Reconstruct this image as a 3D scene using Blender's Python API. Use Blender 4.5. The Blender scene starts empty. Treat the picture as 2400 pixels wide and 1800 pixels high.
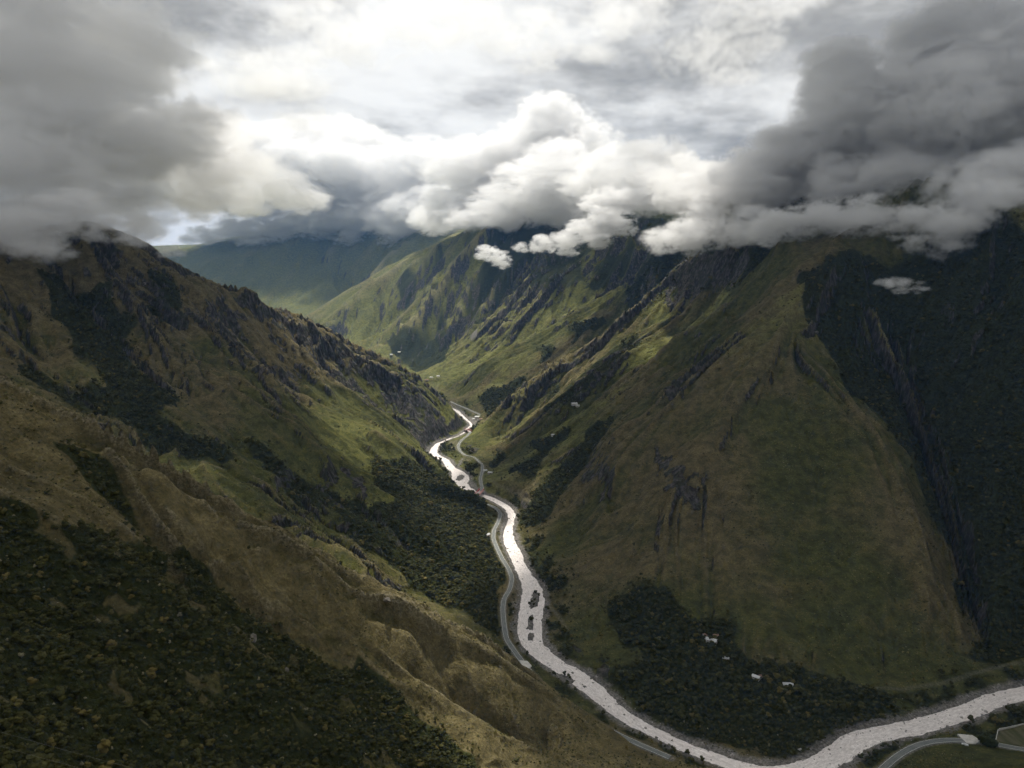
import bpy, bmesh, math, random
import numpy as np
from mathutils import Vector, Matrix

# ------------------------------------------------------------------ camera, sky, sun
scene = bpy.context.scene
R = math.radians
CAM_Z, FOCAL, PITCH = 400.0, 1682.0, R(7.5)          # metres above the river, focal length in photo pixels
cam_data = bpy.data.cameras.new('camera')
cam = bpy.data.objects.new('camera', cam_data)
scene.collection.objects.link(cam)
cam_data.sensor_width = 36.0
cam_data.lens = 36.0 * FOCAL / 2400.0
cam_data.clip_start, cam_data.clip_end = 1.0, 60000.0
cam.location = (0, 0, CAM_Z)
cam.rotation_euler = (R(90) - PITCH, 0, 0)
scene.camera = cam

SUN_DIR = Vector((-0.08, 0.44, 0.89)).normalized()    # towards the sun
sun_data = bpy.data.lights.new('sun', 'SUN')
sun_data.energy, sun_data.angle, sun_data.color = 5.0, R(1.0), (1.0, 0.95, 0.86)
sun = bpy.data.objects.new('sun', sun_data)
scene.collection.objects.link(sun)
sun.rotation_euler = SUN_DIR.to_track_quat('Z', 'Y').to_euler()

world = bpy.data.worlds.new('World')
scene.world = world
world.use_nodes = True
wn, wl = world.node_tree.nodes, world.node_tree.links
wn.clear()
w_out = wn.new('ShaderNodeOutputWorld'); w_bg = wn.new('ShaderNodeBackground')
def wnode(typ, ins=None, **kw):
    n = wn.new(typ)
    for k, v in kw.items(): setattr(n, k, v)
    for k, v in (ins or {}).items():
        if isinstance(v, bpy.types.NodeSocket): wl.new(v, n.inputs[k])
        else: n.inputs[k].default_value = v
    return n
def wmath(op, a, b=0.0, clamp=False): return wnode('ShaderNodeMath', {0: a, 1: b}, operation=op, use_clamp=clamp).outputs[0]
def wramp(x, a, b, c=0.0, d=1.0): return wnode('ShaderNodeMapRange', {0: x, 1: a, 2: b, 3: c, 4: d}, interpolation_type='SMOOTHSTEP').outputs[0]
w_dir = wnode('ShaderNodeTexCoord').outputs['Generated']
w_sep = wnode('ShaderNodeSeparateXYZ', {0: w_dir})
w_h = wmath('ADD', wmath('MAXIMUM', w_sep.outputs[2], 0.0), 0.16)
w_p = wnode('ShaderNodeCombineXYZ', {0: wmath('DIVIDE', w_sep.outputs[0], w_h), 1: wmath('DIVIDE', w_sep.outputs[1], w_h)}).outputs[0]
w_n1 = wnode('ShaderNodeTexNoise', {'Vector': w_p, 'Scale': 0.9, 'Detail': 9.0, 'Roughness': 0.55, 'Distortion': 0.12}).outputs[0]
w_n2 = wnode('ShaderNodeTexNoise', {'Vector': w_p, 'Scale': 0.45, 'Detail': 5.0, 'Roughness': 0.5}).outputs[0]
w_st = wnode('ShaderNodeVectorMath', {0: w_dir, 1: (1.0, 1.0, 2.6)}, operation='MULTIPLY').outputs[0]
w_n3 = wnode('ShaderNodeTexNoise', {'Vector': w_st, 'Scale': 3.4, 'Detail': 9.0, 'Roughness': 0.6, 'Distortion': 0.12}).outputs[0]
w_sky = wnode('ShaderNodeTexSky', sky_type='NISHITA', sun_disc=False, sun_elevation=math.asin(SUN_DIR.z), sun_rotation=math.atan2(SUN_DIR.x, SUN_DIR.y), altitude=2400.0)
w_blue = wnode('ShaderNodeVectorMath', {0: w_sky.outputs[0], 3: 0.07}, operation='SCALE').outputs[0]
w_dot = wnode('ShaderNodeVectorMath', {0: w_dir, 1: tuple(SUN_DIR)}, operation='DOT_PRODUCT').outputs['Value']
w_lit = wramp(w_dot, -0.2, 1.0, 0.60, 1.10)
w_c = wmath('MULTIPLY', wramp(wmath('ADD', wmath('MULTIPLY', w_n1, 0.5), wmath('MULTIPLY', w_n3, 0.5)), 0.41, 0.57, 0.34, 0.88), w_lit)
w_cloud = wnode('ShaderNodeCombineXYZ', {0: w_c, 1: wmath('MULTIPLY', w_c, 0.995), 2: wmath('MULTIPLY', w_c, 0.965)}).outputs[0]
w_gap = wramp(w_n2, 0.60, 0.68)
w_mix = wnode('ShaderNodeMix', {0: w_gap, 4: w_cloud, 5: w_blue}, data_type='VECTOR')
wl.new(w_mix.outputs[1], w_bg.inputs['Color'])
wl.new(w_bg.outputs[0], w_out.inputs[0])

scene.view_settings.view_transform = 'Standard'
scene.view_settings.look = 'None'
scene.view_settings.exposure = 0.2
scene.view_settings.gamma = 1.0
cy = scene.cycles
cy.use_denoising = True
cy.use_adaptive_sampling = True
cy.adaptive_threshold, cy.adaptive_min_samples = 0.035, 24
cy.max_bounces, cy.diffuse_bounces, cy.glossy_bounces = 6, 2, 1
cy.transparent_max_bounces = 8
cy.volume_bounces = 6
cy.volume_step_rate, cy.volume_max_steps = 3.0, 400

# ------------------------------------------------------------------ numpy noise
def h2(ix, iy, s):
    n = (ix.astype(np.int64) * 374761393 + iy.astype(np.int64) * 668265263 + s * 1274126177) & 0x7fffffff
    n = ((n ^ (n >> 13)) * 1274126177) & 0x7fffffff
    return ((n ^ (n >> 16)) & 0xffff) / 65535.0
def vnoise(x, y, s=0):
    ix, iy = np.floor(x), np.floor(y)
    fx, fy = x - ix, y - iy
    fx = fx * fx * fx * (fx * (fx * 6 - 15) + 10); fy = fy * fy * fy * (fy * (fy * 6 - 15) + 10)
    a, b = h2(ix, iy, s), h2(ix + 1, iy, s)
    c, d = h2(ix, iy + 1, s), h2(ix + 1, iy + 1, s)
    return (a + (b - a) * fx + (c - a) * fy + (a - b - c + d) * fx * fy) * 2 - 1
def fbm(x, y, o=4, s=0):
    r, a, n = 0, 1.0, 0
    for k in range(o):
        r = r + a * vnoise(x, y, s + k); n += a
        x, y, a = x * 1.97 + 13.7, y * 2.03 + 7.1, a * 0.5
    return r / n
def sstep(a, b, x):
    t = np.clip((x - a) / (b - a), 0, 1)
    return t * t * (3 - 2 * t)

# ------------------------------------------------------------------ where things stand
def at(u, v, Y=None, z=None):
    """World point for a bearing and a depression, at a given distance north (Y) or a given height (z)."""
    a = (v - 900) / FOCAL
    den = math.cos(PITCH) - a * math.sin(PITCH)
    t = (math.sin(PITCH) + a * math.cos(PITCH)) / den
    if Y is None:
        Y = (CAM_Z - z) / t
    return ((u - 1200) / FOCAL * Y / den, Y, CAM_Z - Y * t)
def line(pts):
    return [at(*p) for p in pts]
def zline(pts, z):
    return [at(p[0], p[1], z=z) for p in pts]

def resample(pts, step):
    pts = np.array(pts, float)
    d = np.concatenate([[0], np.cumsum(np.linalg.norm(np.diff(pts[:, :2], axis=0), axis=1))])
    n = max(2, int(d[-1] / step) + 1)
    t = np.linspace(0, d[-1], n)
    return np.stack([np.interp(t, d, pts[:, k]) for k in range(pts.shape[1])], 1)
def smooth_line(pts, step, it=3):
    p = resample(pts, step)
    for _ in range(it):
        q = p.copy(); q[1:-1] = 0.25 * p[:-2] + 0.5 * p[1:-1] + 0.25 * p[2:]; p = q
    return p

# river: (bearing u, depression v, half width in metres), water level 0
RIV_PIX = [(1000,930,9),(1040,950,9),(1071,963,9),(1081,972,8),(1094,984,7),(1101,990,7),(1105,997,7),(1097,1004,6.5),(1090,1013,6),(1072,1023,6),
  (1047,1031,7),(1027,1040,9),(1018,1050,11),(1015,1062,12),(1027,1071,11),(1045,1079,11),(1050,1088,11),(1056,1097,12),(1072,1106,15),(1080,1119,22),
  (1080,1133,16),(1095,1146,11),(1126,1160,9.5),(1149,1168,10),(1171,1178,10),(1192,1192,9.5),(1200,1207,8.5),(1197,1223,8.5),(1192,1240,9),(1191,1257,11),
  (1196,1275,12),(1206,1293,12),(1217,1324,11),(1231,1349,12),(1246,1374,15),(1250,1403,17),(1244,1439,16.5),(1240,1483,16),(1250,1515,14),
  (1282,1544,12.5),(1318,1566,12.5),(1354,1588,14),(1391,1617,12.5),(1434,1656,11),(1470,1685,10),(1514,1707,9.5),(1564,1732,9),(1615,1755,9),(1700,1787,10),(1780,1812,11),
  (1860,1812,12),(1937,1786,12.5),(1985,1752,13),(2016,1732,13),(2080,1716,12.5),(2143,1706,12.5),(2206,1688,12),(2270,1666,12),(2333,1640,12),(2396,1625,12),(2500,1600,12),(2620,1585,12)]
RIVER = smooth_line([at(u, v, z=0)[:2] + (w,) for u, v, w in RIV_PIX], 6.0, 3)
ROAD_Z = 7.0
ROAD_A = zline([(1141,1181),(1163,1190),(1174,1204),(1168,1222),(1157,1244),(1156,1262),(1165,1284),(1177,1309),(1193,1334),(1201,1356),(1195,1381),(1181,1403),
  (1178,1428),(1181,1461),(1186,1497),(1203,1522),(1224,1551),(1242,1573),(1264,1599),(1300,1632),(1345,1661),(1400,1694),(1437,1716),(1500,1745),(1570,1775)], ROAD_Z)
ROAD_B = zline([(1126,1152),(1131,1143),(1127,1133),(1126,1119),(1131,1101),(1131,1090),(1117,1076),(1110,1070),(1090,1067),(1079,1058),(1073,1047),(1076,1038),(1083,1030),(1096,1020),(1103,1012)], ROAD_Z)
ROAD_C = zline([(2040,1830),(2070,1800),(2096,1777),(2124,1758),(2159,1742),(2206,1734),(2251,1734),(2300,1737),(2400,1757),(2520,1770)], ROAD_Z)
ROAD_D = zline([(1056,941),(1068,947),(1086,954),(1104,962),(1126,972)], 12.0)
ROADS = [smooth_line(r, 5.0, 4) for r in (ROAD_A, ROAD_B, ROAD_C, ROAD_D)]

# ridges, spurs, gullies: lines of real points that the ground passes through
C = []
def ctl(*pts): C.append(line(pts))
def ctx(*pts): C.append(list(pts))
# near ridge, its shoulder and the slope below the camera
ctl((-420,640,430),(-200,760,470),(0,873,500),(141,955,505),(282,1020,510),(412,1096,515),(532,1172,520),(607,1215,525),(749,1291,535),(825,1345,545),(976,1400,560),(1150,1505,588),(1264,1590,592),(1330,1634,590),(1400,1683,588),(1470,1718,585),(1519,1742,580))
ctl((-400,900,380),(-200,980,395),(0,1081,410),(90,1117,418),(194,1163,425),(271,1208,435),(343,1258,445),(425,1307,455),(520,1344,462),(579,1407,470),(669,1447,480),(746,1488,488),(850,1547,500),(949,1588,515),(1050,1640,530),(1160,1700,545),(1280,1765,550))
ctl((-300,1800,120),(0,1800,200),(250,1800,250),(500,1800,300),(750,1800,370),(1000,1800,440),(1250,1800,505),(1400,1800,535))
ctx((-260,60,262),(-60,60,190),(0,200,150),(90,330,70),(200,430,30))
ctx((-700,420,420),(-900,300,460),(-1200,400,520))
# ravine behind it
ctx((-35,735,10),(-100,745,28),(-190,750,55),(-300,765,95),(-450,775,160),(-640,800,245),(-900,850,330),(-1400,900,430))
# left mountain
ctl((-700,300,1100),(-400,420,1250),(0,560,1400),(120,520,1470),(206,500,1500),(282,543,1520),(390,608,1560),(434,640,1590),(477,651,1620),(542,667,1680),(597,705,1720),(640,712,1770),(673,711,1800),(700,722,1820),(738,749,1850),(772,765,1870),(845,809,1920),(913,838,1960),(971,874,1990),(1025,914,2010),(1062,953,2030),(1085,982,2040))
ctl((400,640,1500),(434,707,1450),(524,762,1380),(579,834,1320),(633,906,1250),(705,986,1190),(768,1059,1130),(814,1118,1100),(854,1158,1070),(885,1185,1055))
ctl((127,635,1380),(217,725,1300),(325,870,1150),(416,942,1080),(542,1050,980),(723,1200,880),(900,1330,810))
ctl((60,600,1350),(40,700,1230),(60,800,1120),(160,900,1030),(330,1010,940))
ctl((597,720,1700),(640,800,1660),(690,870,1600),(780,930,1550),(860,975,1500),(900,995,1480),(956,1031,1450),(990,1063,1420),(1027,1092,1400),(1050,1104,1385))
ctl((560,760,1560),(640,880,1470),(730,960,1400),(800,1030,1330),(880,1090,1290))
ctl((700,800,1790),(770,880,1740),(850,940,1730),(930,990,1740),(990,1045,1750))
ctl((850,1040,1380),(930,1090,1340),(1000,1118,1320),(1060,1141,1310),(1110,1158,1285))
ctl((860,1200,1020),(930,1260,970),(1000,1330,900),(1060,1400,850))
ctl((1000,1200,1080),(1080,1290,1000),(1120,1380,900))
# right mountain: main spur, left edge of its face, centre of its face
ctl((2120,420,1650),(1996,575,1500),(1960,620,1430),(1920,680,1340),(1888,781,1237),(1942,868,1150),(2040,976,1058),(2127,1117,955),(2181,1269,861),(2224,1410,788),(2262,1530,735))
ctl((1942,608,1460),(1893,653,1430),(1807,716,1370),(1716,771,1310),(1653,825,1260),(1603,875,1225),(1582,926,1190),(1538,964,1160),(1495,1013,1140),(1438,1061,1125),(1424,1086,1115),(1403,1148,1095),(1370,1178,1085),(1348,1230,1065),(1290,1275,1050))
ctl((1860,760,1240),(1760,880,1150),(1690,1000,1060),(1640,1100,1000),(1560,1210,945),(1500,1310,900),(1450,1389,850),(1427,1439,820),(1394,1490,790))
ctl((1950,1000,1040),(1920,1150,950),(1900,1300,850),(1850,1450,750),(1830,1560,690))
ctl((1640,1180,970),(1650,1300,880),(1660,1400,810),(1660,1500,740),(1700,1600,670))
ctl((2100,1350,820),(2080,1480,745),(2060,1590,680))
# right of the main spur
ctl((2020,740,1370),(2100,880,1255),(2160,980,1165),(2200,1130,1030),(2250,1390,855),(2300,1545,742))
ctl((2400,470,1350),(2340,640,1280),(2300,780,1190),(2300,900,1110),(2340,1100,960),(2390,1350,815),(2440,1500,740))
ctl((2400,470,1350),(2600,420,1250),(2900,420,1100))
ctl((2120,420,1650),(2250,430,1500),(2400,470,1350))
# spurs beyond, right bank
ctl((1942,590,1500),(1850,570,1600),(1780,560,1720),(1700,560,1880),(1640,580,2020),(1592,636,2050),(1560,663,2050),(1506,696,2050),(1484,728,2050),(1430,777,2050),(1400,796,2050),(1370,812,2050),(1321,831,2045),(1289,847,2040),(1251,875,2035),(1224,894,2030),(1202,923,2025),(1167,953,2020),(1126,986,2015),(1108,1004,2010))
ctl((1620,690,1960),(1560,740,1930),(1497,785,1910),(1430,837,1890),(1375,880,1880),(1321,926,1860),(1267,967,1840),(1210,1010,1820),(1170,1050,1790))
ctl((1740,650,1800),(1650,736,1760),(1565,785,1730),(1484,823,1700),(1430,856,1690),(1348,918,1670),(1281,967,1660),(1251,1000,1650),(1202,1034,1640),(1180,1075,1610),(1150,1100,1590))
ctl((1700,720,1660),(1600,800,1600),(1517,860,1560),(1451,912,1540),(1411,945,1530),(1348,985,1520),(1280,1045,1500),(1240,1070,1490),(1190,1100,1480))
ctl((1790,660,1560),(1700,740,1520),(1640,805,1480),(1579,855,1440),(1511,885,1420),(1457,926,1410),(1408,950,1410),(1370,1000,1400),(1294,1045,1395),(1264,1072,1390),(1207,1102,1385),(1169,1130,1370))
ctl((1750,760,1390),(1650,850,1320),(1560,920,1260),(1490,985,1220),(1443,1020,1210),(1389,1080,1200),(1350,1120,1190),(1308,1160,1180),(1267,1195,1170),(1235,1225,1155))
ctl((1592,636,2050),(1650,560,2250),(1690,470,2400),(1750,440,2300),(1850,420,2100),(2000,400,1900),(2120,420,1650))
# second row, right bank
ctl((1690,470,2400),(1590,571,2700),(1552,593,2700),(1511,622,2700),(1462,666,2700),(1403,690,2690),(1362,712,2680),(1321,736,2670),(1281,766,2660),(1240,791,2650),(1199,807,2640),(1153,826,2630),(1104,855,2620),(1075,900,2600),(1062,925,2560))
ctl((1560,680,2330),(1480,760,2300),(1400,830,2280),(1320,880,2260),(1250,920,2230),(1190,955,2180),(1130,972,2150))
ctl((1500,500,3180),(1413,584,3150),(1370,609,3150),(1310,631,3150),(1272,668,3150),(1226,704,3150),(1180,744,3150),(1131,785,3150),(1091,812,3150),(1050,835,3120),(1000,860,3080),(970,878,3050))
ctl((1480,680,2900),(1400,730,2900),(1300,775,2880),(1200,825,2860),(1120,870,2840),(1030,905,2780))
ctl((1300,560,3650),(1226,690,3500),(1170,755,3450),(1105,805,3400),(1040,850,3350),(960,885,3200))
# lit ridges in the distance
ctl((1400,440,4600),(1250,470,4400),(1127,545,4200),(1044,624,4150),(1000,660,4120),(975,700,4080),(931,747,4050),(903,785,4000),(848,830,3950))
ctl((1160,620,3900),(1110,680,3850),(1050,760,3800),(990,820,3700),(930,865,3550))
ctl((1127,545,4300),(1083,555,4600),(953,613,4700),(845,682,4700),(800,720,4650),(769,775,4550),(740,830,4400))
ctl((1010,670,4350),(930,745,4350),(860,800,4300))
ctl((1083,545,4900),(960,600,5200),(895,635,5300),(800,690,5300),(722,735,5250),(680,780,5200))
ctl((1100,480,6800),(1062,548,6600),(986,552,6500),(953,577,6450),(892,631,6300),(840,690,6200))
ctl((1000,620,5600),(900,690,5600),(800,760,5500),(700,840,5300))
ctl((200,560,9500),(380,590,9000),(445,588,8500),(488,570,8400),(557,559,8300),(597,552,8200),(633,530,8200),(720,470,8400),(820,440,8600),(1000,430,8600),(1200,400,8000))
ctl((633,540,8000),(620,600,7400),(570,660,6900),(530,720,6500))
ctl((720,500,8000),(742,618,7200),(715,640,6900),(660,690,6500),(620,740,6200))
ctl((742,618,7200),(800,660,6800),(840,720,6300))
ctl((480,600,7600),(440,640,7200),(400,700,6800))
ctx((-1500,2900,60),(-900,2700,35),(-600,2850,30),(-800,3400,45),(-1300,4500,70),(-2000,5600,110))
ctx((-1500,2000,420),(-2200,2200,650),(-3500,2500,900))
ctx((-3000,5000,500),(-5000,6000,1100))
ctx((2500,3000,1000),(3500,5000,1300),(2500,7000,1500))
ctx((1500,1200,700),(2500,1500,900))

# ------------------------------------------------------------------ ground as a height field
QUAL = 1.0
def make_axis(segs):
    out = []
    for a, b, n in segs:
        out.append(np.linspace(a, b, int(n * QUAL), endpoint=False))
    return np.concatenate(out + [[segs[-1][1]]])
TH = make_axis([(R(-62), R(-39), 70), (R(-39), R(39), 800), (R(39), R(62), 70)])
RH = make_axis([(math.log(60), math.log(230), 60), (math.log(230), math.log(3600), 1040), (math.log(3600), math.log(15000), 160)])

def base_field():
    """membrane through the control lines, solved coarse to fine on a log-polar lattice"""
    n_t0, n_r0 = 63, 85
    lo_t, hi_t, lo_r, hi_r = TH[0], TH[-1], RH[0], RH[-1]
    dense = [resample(l, 4.0) for l in C]
    rp = RIVER.copy()
    P = np.concatenate(dense)
    z = None
    for lev in range(4):
        nt, nr = (n_t0 - 1) * 2 ** lev + 1, (n_r0 - 1) * 2 ** lev + 1
        num = np.zeros((nr, nt)); den = np.zeros((nr, nt))
        def put(X, Y, Z, w):
            t = (np.arctan2(X, Y) - lo_t) / (hi_t - lo_t) * (nt - 1)
            r = (np.log(np.hypot(X, Y)) - lo_r) / (hi_r - lo_r) * (nr - 1)
            ok = (t >= 0) & (t <= nt - 1) & (r >= 0) & (r <= nr - 1)
            i, j = np.rint(r[ok]).astype(int), np.rint(t[ok]).astype(int)
            np.add.at(num, (i, j), Z[ok] * w); np.add.at(den, (i, j), w)
        put(P[:, 0], P[:, 1], P[:, 2], 1.0)
        for k in (-1, -0.5, 0, 0.5, 1):
            tx = np.gradient(rp[:, 0]); ty = np.gradient(rp[:, 1]); l = np.hypot(tx, ty)
            put(rp[:, 0] - ty / l * rp[:, 2] * k, rp[:, 1] + tx / l * rp[:, 2] * k, np.full(len(rp), 1.0), 50.0)
        for rd in ROADS:
            put(rd[:, 0], rd[:, 1], rd[:, 2] - 1.0, 20.0)
        fix = den > 0
        val = np.where(fix, num / np.maximum(den, 1e-9), 0)
        if z is None:
            z = np.where(fix, val, 300.0)
            its = 300
        else:
            zz = np.zeros((nr, nt))
            zz[::2, ::2] = z; zz[1::2, ::2] = .5 * (z[1:] + z[:-1])
            zz[:, 1::2] = .5 * (zz[:, :-1:2] + zz[:, 2::2]); z = zz
            its = [0, 80, 60, 40][lev]
        mask = fix
        z[mask] = val[mask]
        ii, jj = np.indices(z.shape)
        om = 1.9 if lev else 1.93
        sets = [((ii + jj) % 2 == q) & ~mask for q in (0, 1)]
        for k in range(its):
            for free in sets:
                p = np.pad(z, 1, mode='edge')
                nz = 0.25 * (p[:-2, 1:-1] + p[2:, 1:-1] + p[1:-1, :-2] + p[1:-1, 2:])
                z = np.where(free, z + om * (nz - z), z)
        if lev == 3:
            for k in range(5):
                p = np.pad(z, 1, mode='edge')
                z = 0.5 * z + 0.125 * (p[:-2, 1:-1] + p[2:, 1:-1] + p[1:-1, :-2] + p[1:-1, 2:])
    return z, (lo_t, hi_t, lo_r, hi_r)

def bil(F, box, X, Y):
    lo_t, hi_t, lo_r, hi_r = box
    nr, nt = F.shape
    t = np.clip((np.arctan2(X, Y) - lo_t) / (hi_t - lo_t) * (nt - 1), 0, nt - 1.001)
    r = np.clip((np.log(np.maximum(np.hypot(X, Y), 1)) - lo_r) / (hi_r - lo_r) * (nr - 1), 0, nr - 1.001)
    i, j = r.astype(int), t.astype(int); fr, ft = r - i, t - j
    return (F[i, j] * (1 - fr) * (1 - ft) + F[i + 1, j] * fr * (1 - ft) + F[i, j + 1] * (1 - fr) * ft + F[i + 1, j + 1] * fr * ft)

def erode(X, Y, gx, gy, amp, spacing, waves, seed=5):
    """gullies that run down the slope: stripes across the fall line, each octave bending to the ones before it"""
    H = np.zeros_like(X)
    gx, gy = gx.copy(), gy.copy()
    a = amp
    for o, wl in enumerate(waves):
        cell = wl * 1.9
        vis = sstep(1.6, 3.2, wl / spacing)
        gl = np.hypot(gx, gy) + 1e-6
        sx, sy = -gy / gl, gx / gl
        cx, cyy = np.floor(X / cell), np.floor(Y / cell)
        s = np.zeros_like(X); dx = np.zeros_like(X); dy = np.zeros_like(X); W = np.zeros_like(X)
        k = 2 * math.pi / wl
        for i in (-1, 0, 1):
            for j in (-1, 0, 1):
                qx, qy = cx + i, cyy + j
                px = (qx + 0.1 + 0.8 * h2(qx, qy, seed + o * 7)) * cell
                py = (qy + 0.1 + 0.8 * h2(qx, qy, seed + o * 7 + 3)) * cell
                vx, vy = X - px, Y - py
                ac = vx * sx + vy * sy; al2 = vx * vx + vy * vy - ac * ac
                w = np.exp(-(ac * ac / (1.25 * wl) ** 2 + al2 / (2.6 * wl) ** 2)) + 1e-9
                ph = ac * k + 6.28 * h2(qx, qy, seed + o * 7 + 5)
                s += w * np.cos(ph); dd = -w * np.sin(ph) * k
                dx += dd * sx; dy += dd * sy; W += w
        s /= W; dx /= W; dy /= W
        s = 1 - 2 * np.power(np.clip((1 - s) * 0.5, 0, 1), 0.8)
        f = np.clip(gl, 0, 0.9) * wl * (a[o] if isinstance(a, list) else a) * vis
        H += s * f
        gx += dx * f; gy += dy * f
    return H

def seg_dist(pts, X, Y, cell=40.0, cols=()):
    """distance from X,Y to a dense polyline plus interpolated columns (coarse search on a lattice of points)"""
    d = np.full(X.shape, 1e9); idx = np.zeros(X.shape, int)
    fx, fy = X.ravel(), Y.ravel(); fd = d.ravel(); fi = idx.ravel()
    lo = pts[:, :2].min(0) - 120; hi = pts[:, :2].max(0) + 120
    sel = np.where((fx > lo[0]) & (fx < hi[0]) & (fy > lo[1]) & (fy < hi[1]))[0]
    CH = 60000
    for c in range(0, len(sel), CH):
        s = sel[c:c + CH]
        bb = np.full(len(s), 1e9); bi = np.zeros(len(s), int)
        sub = pts
        for b in range(0, len(sub), 64):
            q = sub[b:b + 64]
            x0, x1 = q[:, 0].min() - 120, q[:, 0].max() + 120; y0, y1 = q[:, 1].min() - 120, q[:, 1].max() + 120
            m = np.where((fx[s] > x0) & (fx[s] < x1) & (fy[s] > y0) & (fy[s] < y1))[0]
            if not len(m): continue
            D = (fx[s[m], None] - q[None, :, 0]) ** 2 + (fy[s[m], None] - q[None, :, 1]) ** 2
            a = D.argmin(1); dm = np.sqrt(D[np.arange(len(m)), a])
            bt = dm < bb[m]
            bb[m[bt]] = dm[bt]; bi[m[bt]] = b + a[bt]
        fd[s] = bb; fi[s] = bi
    return fd.reshape(X.shape), fi.reshape(X.shape)

T, RR = np.meshgrid(TH, np.exp(RH))
GX, GY = RR * np.sin(T), RR * np.cos(T)
BASE, BOX = base_field()
Z0 = bil(BASE, BOX, GX, GY)
def world_grad(Z):
    zr = np.gradient(Z, axis=0) / np.gradient(RR, axis=0)
    zt = np.gradient(Z, axis=1) / (np.gradient(T, axis=1) * RR)
    return zr * np.sin(T) + zt * np.cos(T), zr * np.cos(T) - zt * np.sin(T)
SP = np.gradient(RR, axis=0)
def blur(F, n):
    for _ in range(n):
        p = np.pad(F, 1, mode='edge')
        F = 0.25 * F + 0.125 * (p[:-2, 1:-1] + p[2:, 1:-1] + p[1:-1, :-2] + p[1:-1, 2:]) + 0.0625 * (p[:-2, :-2] + p[:-2, 2:] + p[2:, :-2] + p[2:, 2:])
    return F
gx, gy = world_grad(bil(blur(BASE, 14), BOX, GX, GY))
RD, RI = seg_dist(RIVER, GX, GY)
RW = RIVER[RI, 2]
road_d = np.full(GX.shape, 1e9); road_zz = np.zeros(GX.shape)
for rd in ROADS:
    dd, _ = seg_dist(rd, GX, GY)
    road_zz = np.where(dd < road_d, rd[0, 2], road_zz)
    road_d = np.minimum(road_d, dd)
# how broken the ground is in each part of the valley
left_mtn = sstep(820, 950, GY) * sstep(-40, -160, GX - 0.0 * GY) * sstep(2300, 2000, GY)
near = sstep(700, 560, RR)
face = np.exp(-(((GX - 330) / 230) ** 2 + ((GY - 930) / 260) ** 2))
farm = sstep(2300, 3000, RR)
nz1 = 0.8 + 0.5 * fbm(GX / 300, GY / 300, 2, 40)
rough = 1 - 0.55 * face; rough2 = 1 - 0.4 * face
spurs = sstep(1150, 1500, RR) * (GX > -200) * sstep(3400, 2600, RR)
am = [(0.055 + 0.02 * left_mtn - 0.03 * near + 0.09 * farm) * rough,
      (0.125 + 0.04 * left_mtn - 0.05 * near + 0.14 * farm + 0.03 * spurs) * nz1 * rough,
      (0.180 + 0.10 * left_mtn - 0.00 * near + 0.09 * farm + 0.05 * spurs) * nz1 * rough,
      (0.180 + 0.06 * left_mtn - 0.00 * near + 0.06 * farm + 0.04 * spurs) * nz1 * rough2,
      (0.150 + 0.00 * left_mtn - 0.05 * near + 0.02 * spurs) * nz1 * rough2,
      (0.120 - 0.02 * left_mtn - 0.03 * near + 0.01 * spurs) * nz1 * rough2]
away = sstep(8, 90, np.minimum(RD - RW, road_d))
E = erode(GX, GY, gx, gy, am, SP, [520, 240, 110, 52, 26, 13])
bumps = fbm(GX / 60, GY / 60, 5, 11) * 4 * sstep(0.1, 0.6, np.hypot(gx, gy)) + fbm(GX / 7, GY / 7, 3, 31) * 0.5
# crags: terraces on the steep flanks
crag = fbm(GX / 75, GY / 75, 4, 51)
slope0 = np.hypot(gx, gy)
crag_m = sstep(0.12, 0.3, crag) * sstep(0.35, 0.8, slope0) * (0.35 + 0.65 * left_mtn) * (1 - near) * (1 - 0.8 * face)
E -= crag_m * 10 * (0.6 + 0.4 * fbm(GX / 18, GY / 18, 3, 57))
cb = bil(BASE - blur(BASE, 6), BOX, GX, GY)
E *= 1 - 0.6 * sstep(0.5, 3.0, cb / (0.0022 * RR))
big = fbm(GX / 900, GY / 900, 4, 21) * 40 * farm
Z = Z0 + (E + bumps) * away + big * away
# flat valley floor, river bed, road bench
floor_w = 26.0
k = sstep(floor_w, 4, RD - RW)
Z = Z * (1 - k) + np.minimum(Z, 2.2 + 0.03 * np.maximum(RD - RW, 0) + fbm(GX / 12, GY / 12, 3, 3) * 0.8) * k
k = sstep(9, 4.5, road_d)
Z = Z * (1 - k) + (road_zz - 0.6) * k
k = sstep(0.5, -6, RD - RW + 2.0 * fbm(GX / 10, GY / 10, 3, 9))
Z = Z * (1 - k) + (-3.0) * k
def inpoly(P, X, Y):
    inside = np.zeros(X.shape, bool)
    n = len(P)
    for a in range(n):
        x0, y0 = P[a]; x1, y1 = P[(a + 1) % n]
        if y0 == y1: continue
        c = ((y0 > Y) != (y1 > Y)) & (X < (x1 - x0) * (Y - y0) / (y1 - y0) + x0)
        inside ^= c
    return inside
def polymask(P, warp=0.0, ws=20.0):
    P = np.array(P)[:, :2]
    M = np.zeros(GX.shape, bool)
    lo, hi = P.min(0) - 2 * warp, P.max(0) + 2 * warp
    b = (GX > lo[0]) & (GX < hi[0]) & (GY > lo[1]) & (GY < hi[1])
    x, y = GX[b], GY[b]
    M[b] = inpoly(P, x + warp * fbm(x / ws, y / ws, 3, 71), y + warp * fbm(x / ws + 50, y / ws, 3, 72))
    return M
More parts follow.
